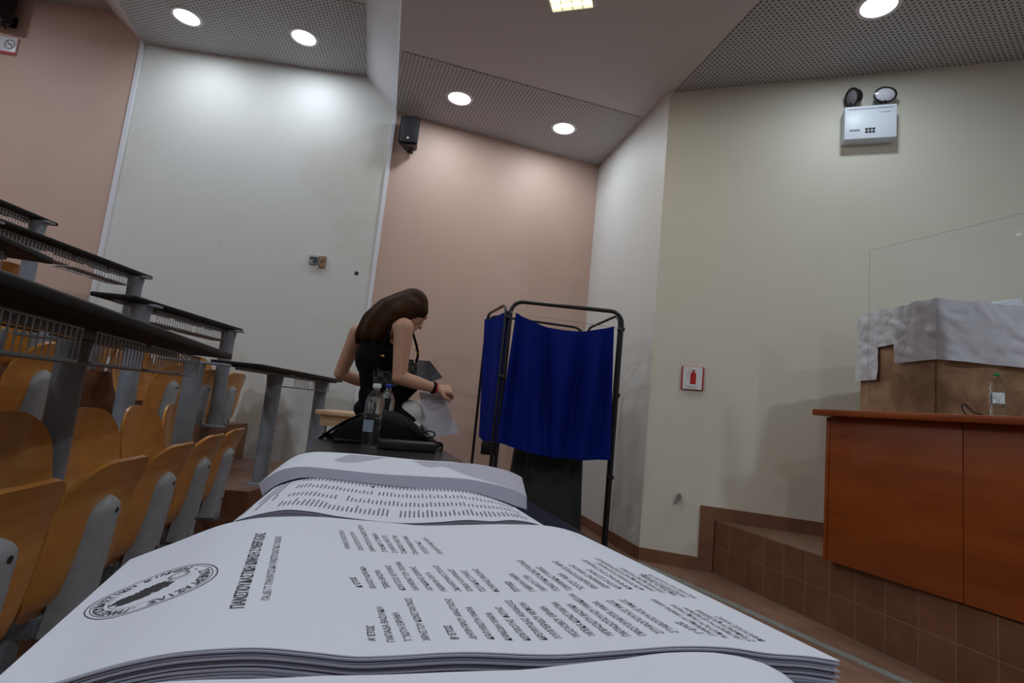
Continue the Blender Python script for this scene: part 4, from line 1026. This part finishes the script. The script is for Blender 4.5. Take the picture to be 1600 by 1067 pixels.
# loudspeakers
def speaker(P, d, label, w=.16, h=.27, dp=.15, rz=0.0, back=.05):
    o = empty('wall_speaker', tuple(P), label, 'loudspeaker', 'black wall loudspeakers')
    Rz = Matrix.Rotation(rz, 3, 'Z')
    bm = bm_new(); t_ = bmesh.new(); f = [(-w/2, 0), (-w*.32, -dp), (w*.32, -dp), (w/2, 0)]
    # front (towards the room, +y) is the wide side, back narrower
    add_prism(t_, [(-w*.30, 0), (w*.30, 0), (w/2, dp), (-w/2, dp)], -h/2, h/2); bmesh.ops.bevel(t_, geom=list(t_.edges), offset=.012, segments=3, affect='EDGES')
    for v in t_.verts: v.co = Rz @ v.co+V((0, back, 0))
    merge(bm, t_); c = wobj('cabinet', bm, MT['bk_plastic'], o, P, d)
    bm = bm_new(); t_ = bmesh.new(); add_box(t_, (0, dp+.002, .0), (w*.82, .006, h*.88), bev=.003)
    for v in t_.verts: v.co = Rz @ v.co+V((0, back, 0))
    merge(bm, t_); wobj('grille', bm, MT['cone'], o, P, d)
    bm = bm_new(); t_ = bmesh.new(); add_lathe(t_, [(0, 0), (.010, 0), (.010, .003), (0, .003)], 16); t_.transform(Matrix.Rotation(math.radians(-90), 4, 'X'))
    for v in t_.verts: v.co = Rz @ (v.co+V((0, dp+.004, -h*.3)))+V((0, back, 0))
    merge(bm, t_); wobj('badge', bm, MT['signw'], o, P, d)
    bm = bm_new(); add_tube(bm, [V((0, 0, -h*.35)), V((0, back+.04, -h*.35)), V((0, back+.06, -h*.52)), V((0, back+.02, -h*.58))], .014, 10); add_box(bm, (0, .006, -h*.3), (.06, .012, .10)); wobj('wall_bracket', bm, MT['bk_metal'], o, P, d)
speaker(PW(643, 219, B, C), (C-B), 'black loudspeaker at the top left corner of the salmon wall', .19, .28, .16, .35)
speaker(PW(26, 20, A, AL), (A-AL), 'black loudspeaker in the upper left corner of the picture', .24, .36, .2, .45)
# no-smoking sign
P = PW(10, 72, A, AL); o = empty('no_smoking_sign', tuple(P), 'white and red no smoking sign below the upper left loudspeaker', 'sign')
dA_ = (A-AL); sw2 = .20; sh2 = .17
bm = bm_new(); add_box(bm, (0, .006, 0), (sw2, .012, sh2), bev=.002); wobj('sign_face', bm, MT['signw'], o, P, dA_)
bm = bm_new(); add_box(bm, (0, .0125, -sh2*.42), (sw2*.98, .002, sh2*.15)); add_box(bm, (sw2*.49, .0125, 0), (.006, .002, sh2)); wobj('red_band', bm, MT['signr'], o, P, dA_, False)
bm = bm_new(); r = .042; cx = .035
add_tube(bm, [V((cx+r*math.cos(a), .013, .015+r*math.sin(a))) for a in [2*math.pi*i/28 for i in range(29)]], .004, 6, False)
add_tube(bm, [V((cx-r*.7, .013, .015+r*.7)), V((cx+r*.7, .013, .015-r*.7))], .004, 6); add_box(bm, (cx, .0132, .015), (.05, .002, .009)); wobj('no_smoking_symbol', bm, MT['grey'], o, P, dA_)
# broken wall socket and cable hole
P = PW(497, 408, A, B); o = empty('wall_socket', tuple(P), 'broken open wall socket box on the white wall', 'socket')
bm = bm_new(); add_box(bm, (-.035, .01, .005), (.085, .02, .085), bev=.003); wobj('metal_box', bm, MT['shell'], o, P, dirA)
bm = bm_new(); add_box(bm, (-.035, .021, .02), (.07, .004, .02)); add_box(bm, (-.02, .021, -.01), (.04, .006, .03)); add_box(bm, (.040, .024, .0), (.012, .004, .035), Matrix.Rotation(.4, 3, 'Y')); wobj('opening', bm, MT['screw'], o, P, dirA, False)
bm = bm_new(); add_box(bm, (.042, .012, -.004), (.058, .022, .11), bev=.003); wobj('cover_plate', bm, MT['crate'], o, P, dirA)
bm = bm_new(); add_tube(bm, [V((.0, .014, -.04)), V((.004, .02, -.07)), V((.0, .01, -.09))], .004, 6); wobj('wire_end', bm, MT['signw'], o, P, dirA)
P = PW(557, 427, A, B); bm = bm_new(); b2 = bmesh.new(); add_lathe(b2, [(0, 0), (.02, 0), (.019, .002), (0, .002)], 14); b2.transform(Matrix.Rotation(math.radians(-90), 4, 'X')); merge(bm, b2); bm.transform(wall_frame(P, dirA))
tag(obj('cable_hole', bm, MT['screw']), 'small round dark hole in the white wall right of the socket', 'hole')

# ------------------------------------------------------------------ the woman
def capsule(bm, p, q, r0, r1, n=16):
    p, q = V(p), V(q); d = q-p; L = d.length
    if L < 1e-6: d = V((0, 0, 1)); L = 1e-6
    d.normalize(); u, w_ = basis(d); rings = []
    for i in range(1, 6): a = math.pi/2*i/6; rings.append((p-d*r0*math.cos(a), r0*math.sin(a)))
    for i in range(0, 5): f = i/4; rings.append((p.lerp(q, f), r0+(r1-r0)*f))
    for i in range(1, 6): a = math.pi/2*(1-i/6); rings.append((q+d*r1*math.cos(a), r1*math.sin(a)))
    R = [[bm.verts.new(c+(u*math.cos(2*math.pi*k/n)+w_*math.sin(2*math.pi*k/n))*r) for k in range(n)] for c, r in rings]
    for a, b in zip(R, R[1:]):
        for k in range(n): bm.faces.new((a[k], a[(k+1) % n], b[(k+1) % n], b[k]))
    s = bm.verts.new(p-d*r0); e = bm.verts.new(q+d*r1)
    for k in range(n): bm.faces.new((s, R[0][(k+1) % n], R[0][k])); bm.faces.new((e, R[-1][k], R[-1][(k+1) % n]))
def ellipsoid(bm, c, s, rot=None):
    t = bmesh.new(); bmesh.ops.create_uvsphere(t, u_segments=24, v_segments=16, radius=1)
    for v in t.verts: v.co = V((v.co.x*s[0], v.co.y*s[1], v.co.z*s[2]))
    m = Matrix.Translation(V(c))
    if rot is not None: m = m @ rot.to_4x4()
    t.transform(m); merge(bm, t)
def fuse(name, bm, voxel, m, parent, smooth=2):
    """weld overlapping volumes into one continuous surface"""
    me = bpy.data.meshes.new('tmp'); bmesh.ops.recalc_face_normals(bm, faces=bm.faces); bm.to_mesh(me); bm.free()
    o = bpy.data.objects.new('tmp', me); COL.objects.link(o)
    r = o.modifiers.new('r', 'REMESH'); r.mode = 'VOXEL'; r.voxel_size = voxel
    s = o.modifiers.new('s', 'SMOOTH'); s.factor = .5; s.iterations = smooth
    dg = bpy.context.evaluated_depsgraph_get(); dg.update()
    b2 = bmesh.new(); b2.from_mesh(bpy.data.meshes.new_from_object(o.evaluated_get(dg)))
    COL.objects.unlink(o); bpy.data.objects.remove(o)
    return obj(name, b2, m, parent, world=True, sharp=180)
wb = PD(620, 913, 3.0); 
wo = empty('person', (wb.x, wb.y, 0), 'long-haired person in black top and off-white trousers bending over papers beside the booth', 'person')
J = lambda x, y, d: PD(x, y, d)
pel = J(618, 670, 3.02); wai = J(596, 618, 3.03); che = J(592, 560, 3.02); nek = J(612, 508, 2.99); hed = J(643, 486, 3.02)
shR = J(631, 512, 2.86); shL = J(560, 520, 3.16)
elR = J(624, 590, 2.82); wrR = J(681, 607, 2.90); elL = J(532, 583, 3.20); wrL = J(590, 606, 3.38)
fwd = V((.72, .69, 0)); sid = V((-.69, .72, 0))      # facing direction, her left
hipR = pel-sid*.085+V((0, 0, -.03)); hipL = pel+sid*.085+V((0, 0, -.03))
knR = V((hipR.x, hipR.y, .50))+fwd*.05; knL = V((hipL.x, hipL.y, .50))+fwd*.03
anR = V((hipR.x, hipR.y, .10))-fwd*.02; anL = V((hipL.x, hipL.y, .10))-fwd*.03
hd_dir = (fwd*.80+V((0, 0, -.60))).normalized()       # where the face looks
hup = (fwd*.60+V((0, 0, .80))).normalized()
def body_mesh():
    bm = bm_new()
    for c, s in ((pel, (.155, .105, .11)), (wai, (.115, .085, .11)), (che, (.135, .095, .14)), (che+V((0, 0, .09))+fwd*.01, (.14, .085, .08))):
        ellipsoid(bm, c, s, Matrix.Rotation(math.atan2(sid.y, sid.x), 3, 'Z'))
    capsule(bm, pel, wai, .10, .09); capsule(bm, wai, che, .09, .10)
    capsule(bm, shR, shL, .047, .047); capsule(bm, che, nek, .08, .05)
    capsule(bm, nek, hed-fwd*.03-V((0, 0, .02)), .046, .045)
    # head with brow, nose, lips, chin and ears
    ellipsoid(bm, hed, (.072, .088, .105), Matrix(((sid.x, hd_dir.x, hup.x), (sid.y, hd_dir.y, hup.y), (sid.z, hd_dir.z, hup.z))))
    fc = lambda a, b, c: hed+sid*a+hd_dir*b+hup*c
    capsule(bm, fc(0, .055, -.055), fc(0, .060, -.085), .040, .028)
    capsule(bm, fc(0, .086, .012), fc(0, .103, -.022), .008, .011); capsule(bm, fc(-.012, .093, -.026), fc(.012, .093, -.026), .007, .007)
    capsule(bm, fc(-.018, .083, -.052), fc(.018, .083, -.052), .006, .006); capsule(bm, fc(-.015, .081, -.062), fc(.015, .081, -.062), .007, .007)
    capsule(bm, fc(-.040, .072, .024), fc(-.012, .082, .024), .009, .009); capsule(bm, fc(.040, .072, .024), fc(.012, .082, .024), .009, .009)
    for s in (-1, 1): ellipsoid(bm, fc(s*.075, -.005, -.01), (.008, .018, .030), Matrix(((sid.x, hd_dir.x, hup.x), (sid.y, hd_dir.y, hup.y), (sid.z, hd_dir.z, hup.z))))
    for sh, el, wr in ((shR, elR, wrR), (shL, elL, wrL)):
        capsule(bm, sh, sh.lerp(el, .5), .052, .044); capsule(bm, sh.lerp(el, .5), el, .044, .037)
        capsule(bm, el, el.lerp(wr, .4), .038, .036); capsule(bm, el.lerp(wr, .4), wr, .036, .0235)
    for h, k, a, s in ((hipR, knR, anR, -1), (hipL, knL, anL, 1)):
        capsule(bm, h, k, .088, .056); capsule(bm, k, k.lerp(a, .4), .055, .052); capsule(bm, k.lerp(a, .4), a, .052, .033)
        capsule(bm, a+V((0, 0, -.04)), a+fwd*.13+V((0, 0, -.07)), .032, .026); capsule(bm, a+V((0, 0, -.055))-fwd*.02, a+fwd*.06+V((0, 0, -.07)), .03, .028)
    # hands: palm, four curled fingers of different length, thumb
    def hand(wr, pd, back, thumb_side, curl):
        pd = pd.normalized(); back = (back-pd*back.dot(pd)).normalized(); lat = pd.cross(back)*thumb_side
        pc = wr+pd*.045
        for q in (-1.2, -.4, .4, 1.2): capsule(bm, wr+lat*q*.008+pd*.005, wr+pd*.078+lat*q*.017, .014, .0125)
        for q, L in ((1.2, .068), (.4, .076), (-.4, .071), (-1.2, .056)):
            p = wr+pd*.080+lat*q*.0185; dirn = pd.copy(); ax = lat
            segs = (.46, .30, .24)
            for i, f in enumerate(segs):
                a = curl[i]; dirn = (dirn*math.cos(a)-back*math.sin(a)).normalized() if i == 0 else (Matrix.Rotation(0, 3, 'X') @ dirn)
                if i > 0:
                    up = back-dirn*back.dot(dirn); perp = ax.cross(dirn).normalized(); perp = perp if perp.dot(-back) > 0 or i > 0 else -perp
                    inward = -(back-pd*0).normalized(); cand = dirn*math.cos(a)+perp*math.sin(a); cand2 = dirn*math.cos(a)-perp*math.sin(a)
                    dirn = (cand if (p+cand*.02-pc).length < (p+cand2*.02-pc).length else cand2).normalized()
                q2 = p+dirn*L*f; capsule(bm, p, q2, .0082-.0008*i, .0076-.0009*i, 10); p = q2
        t0 = wr+pd*.022+lat*.020; t1 = t0+(pd*.6+lat*.75-back*.25).normalized()*.036; t2 = t1+(pd*.85-back*.45+lat*.05).normalized()*.030; t3 = t2+(pd*.7-back*.65-lat*.2).normalized()*.022
        capsule(bm, t0, t1, .0135, .0105, 12); capsule(bm, t1, t2, .0102, .009, 12); capsule(bm, t2, t3, .009, .0075, 12)
    pdR = (J(700, 609, 2.93)-wrR).normalized()
    hand(wrR, pdR, V((0, -.75, .66)), 1, (.75, .9, .6))
    hand(wrL, (wrL-elL).normalized()+fwd*.5, V((0, 0, 1)), -1, (.5, .6, .4))
    return bm
fuse('body', body_mesh(), .0052, MT['skin'], wo, 3)
# black sleeveless top
bm = bm_new()
RZ = Matrix.Rotation(math.atan2(sid.y, sid.x), 3, 'Z')
for c, s in ((pel+V((0, 0, .055)), (.165, .118, .09)), (wai, (.150, .115, .11)), (J(585, 640, 3.05), (.125, .11, .07)), (che, (.158, .118, .13)), (che+V((0, 0, .07)), (.135, .105, .075))):
    ellipsoid(bm, c, s, RZ)
capsule(bm, wai, che, .108, .115); capsule(bm, pel+V((0, 0, .05)), wai, .115, .11)
for s in (-1, 1):
    capsule(bm, che+sid*s*.085+V((0, 0, .09))-fwd*.05, nek+sid*s*.085+V((0, 0, .02))-fwd*.01, .034, .024); capsule(bm, nek+sid*s*.085+V((0, 0, .02))-fwd*.01, che+sid*s*.075+V((0, 0, .09))+fwd*.09, .024, .03)
# looser front hem hanging below the arm
capsule(bm, wai+fwd*.03-sid*.03, J(640, 600, 2.96), .09, .055); 
fuse('sleeveless_top', bm, .006, MT['top'], wo, 4)
# trousers
bm = bm_new()
ellipsoid(bm, pel+V((0, 0, -.01)), (.175, .135, .11), RZ)
ellipsoid(bm, J(643, 648, 3.0), (.085, .09, .085)); ellipsoid(bm, J(655, 672, 3.0), (.075, .08, .08))
for h, k, a in ((hipR, knR, anR), (hipL, knL, anL)):
    capsule(bm, h, k, .115, .090); capsule(bm, k, a+V((0, 0, .03)), .090, .085)
fuse('trousers', bm, .007, MT['pants'], wo, 4)
for a in (anR, anL):
    bm = bm_new(); capsule(bm, a+V((0, 0, -.058))-fwd*.035, a+fwd*.15+V((0, 0, -.068)), .036, .030); 
    for v in bm.verts: v.co.z = max(v.co.z, .002)
    obj('shoe', bm, MT['bk_fabric'], wo, world=True)
# hair: cap over the skull and a long fall over the back
bm = bm_new()
HR = Matrix(((sid.x, hd_dir.x, hup.x), (sid.y, hd_dir.y, hup.y), (sid.z, hd_dir.z, hup.z)))
ellipsoid(bm, hed-hd_dir*.022+hup*.016, (.088, .095, .108), HR)
def strand(pts, rs):
    for (a, b), (r, s) in zip(zip(pts, pts[1:]), zip(rs, rs[1:])): capsule(bm, a, b, r, s, 14)
strand([J(634, 480, 2.98), J(612, 484, 2.95), J(592, 500, 2.94), J(576, 522, 2.95), J(570, 534, 2.96)], [.082, .066, .056, .044, .020])
strand([J(630, 474, 3.02), J(604, 482, 3.01), J(580, 500, 3.02), J(565, 522, 3.02), J(558, 534, 3.03)], [.070, .062, .054, .040, .018])
strand([J(640, 480, 2.95), J(624, 490, 2.90), J(606, 506, 2.90), J(593, 522, 2.91), J(586, 534, 2.92)], [.060, .055, .050, .042, .018])
strand([J(626, 478, 3.0), J(600, 494, 2.97), J(584, 512, 2.97), J(576, 530, 2.98)], [.070, .066, .058, .035])
strand([J(652, 478, 3.0), J(660, 486, 3.0), J(661, 496, 3.02)], [.050, .036, .014])
strand([J(655, 474, 3.05), J(664, 482, 3.06), J(667, 492, 3.08)], [.045, .024, .009])
fuse('hair', bm, .007, MT['hair'], wo, 34)
bm = bm_new(); wp = elR.lerp(wrR, .93); dr_ = (wrR-elR).normalized(); u1, w1 = basis(dr_)
add_tube(bm, [wp+(u1*math.cos(a)+w1*math.sin(a))*.0275 for a in [2*math.pi*i/24 for i in range(25)]], .0065, 8, False); obj('black_wristband', bm, MT['bk_fabric'], wo, world=True)
bm = bm_new(); wp = elR.lerp(wrR, .99)
add_tube(bm, [wp+(u1*math.cos(a)+w1*math.sin(a))*.0262 for a in [2*math.pi*i/24 for i in range(25)]], .0045, 8, False); tag(obj('red_wristband', bm, MT['red'], wo, world=True), 'red band on the right wrist')
# shoulder bag tucked under the arm
ho = empty('shoulder_bag', tuple(J(612, 590, 2.86)), 'black checkered shoulder bag tucked under the right arm of the person', 'bag')
q0 = J(582, 560, 2.90); q1 = J(652, 562, 2.98); q2 = J(650, 606, 2.98); q3 = J(584, 610, 2.90)
bm = bm_new()
def fb_(u, v): 
    a = q0.lerp(q1, u); b = q3.lerp(q2, u); return a.lerp(b, v)
nb = (q1-q0).cross(q3-q0).normalized(); nb = nb if nb.y < 0 else -nb
add_slab(bm, [q0+nb*.02, q1+nb*.02, q2+nb*.02, q3+nb*.02], nb*(-.07)); bmesh.ops.bevel(bm, geom=list(bm.edges), offset=.018, segments=4, affect='EDGES'); obj('bag_body', bm, MT['checker'], ho, world=True)
bm = bm_new(); add_tube(bm, [catmull([J(650, 566, 2.98), J(653, 552, 2.97), J(648, 530, 2.93), J(640, 508, 2.87), J(628, 498, 2.87)], i/20) for i in range(21)], .007, 8); 
add_tube(bm, [catmull([J(588, 562, 2.86), J(604, 530, 2.84), J(612, 505, 2.86), J(625, 496, 2.88)], i/20) for i in range(21)], .007, 8); obj('strap', bm, MT['bk_fabric'], ho, world=True)
bm = bm_new(); add_tube(bm, [J(652, 548, 2.955)+V((.010*math.cos(a), 0, .018*math.sin(a))) for a in [2*math.pi*i/16 for i in range(17)]], .003, 6, False); add_box(bm, tuple(J(596, 556, 2.87)), (.03, .01, .012), bev=.003); obj('clasp', bm, MT['gold'], ho, world=True)
# papers in the hand
def leaf(name, pix, deps, m, label):
    P = [J(x, y, d) for (x, y), d in zip(pix, deps)]; bm = bm_new()
    def f(u, v):
        p = P[0].lerp(P[1], u).lerp(P[3].lerp(P[2], u), v); nn = (P[1]-P[0]).cross(P[3]-P[0]).normalized(); return p+nn*.012*math.sin(u*math.pi)
    add_grid(bm, f, 16, 16, .0012); tag(obj(name, bm, m), label, 'paper', 'papers held by the person')
MT['lilac'] = mat('lilac_paper', (.46, .44, .52), .6); MT['darkpaper'] = mat('grey_folder', (.13, .125, .15), .6)
leaf('held_paper', [(654, 612), (692, 620), (718, 677), (672, 684)], [2.95, 2.95, 2.90, 2.90], MT['lilac'], 'large lilac sheet hanging down from the hand of the person')
leaf('held_folder', [(650, 562), (672, 564), (692, 590), (648, 606)], [3.02, 3.02, 2.99, 3.0], MT['darkpaper'], 'dark grey sheet held against the shoulder bag')
leaf('held_paper', [(660, 612), (704, 614), (706, 632), (664, 624)], [2.965, 2.965, 2.96, 2.96], MT['paper'], 'small white sheet just under the fingers of the person')
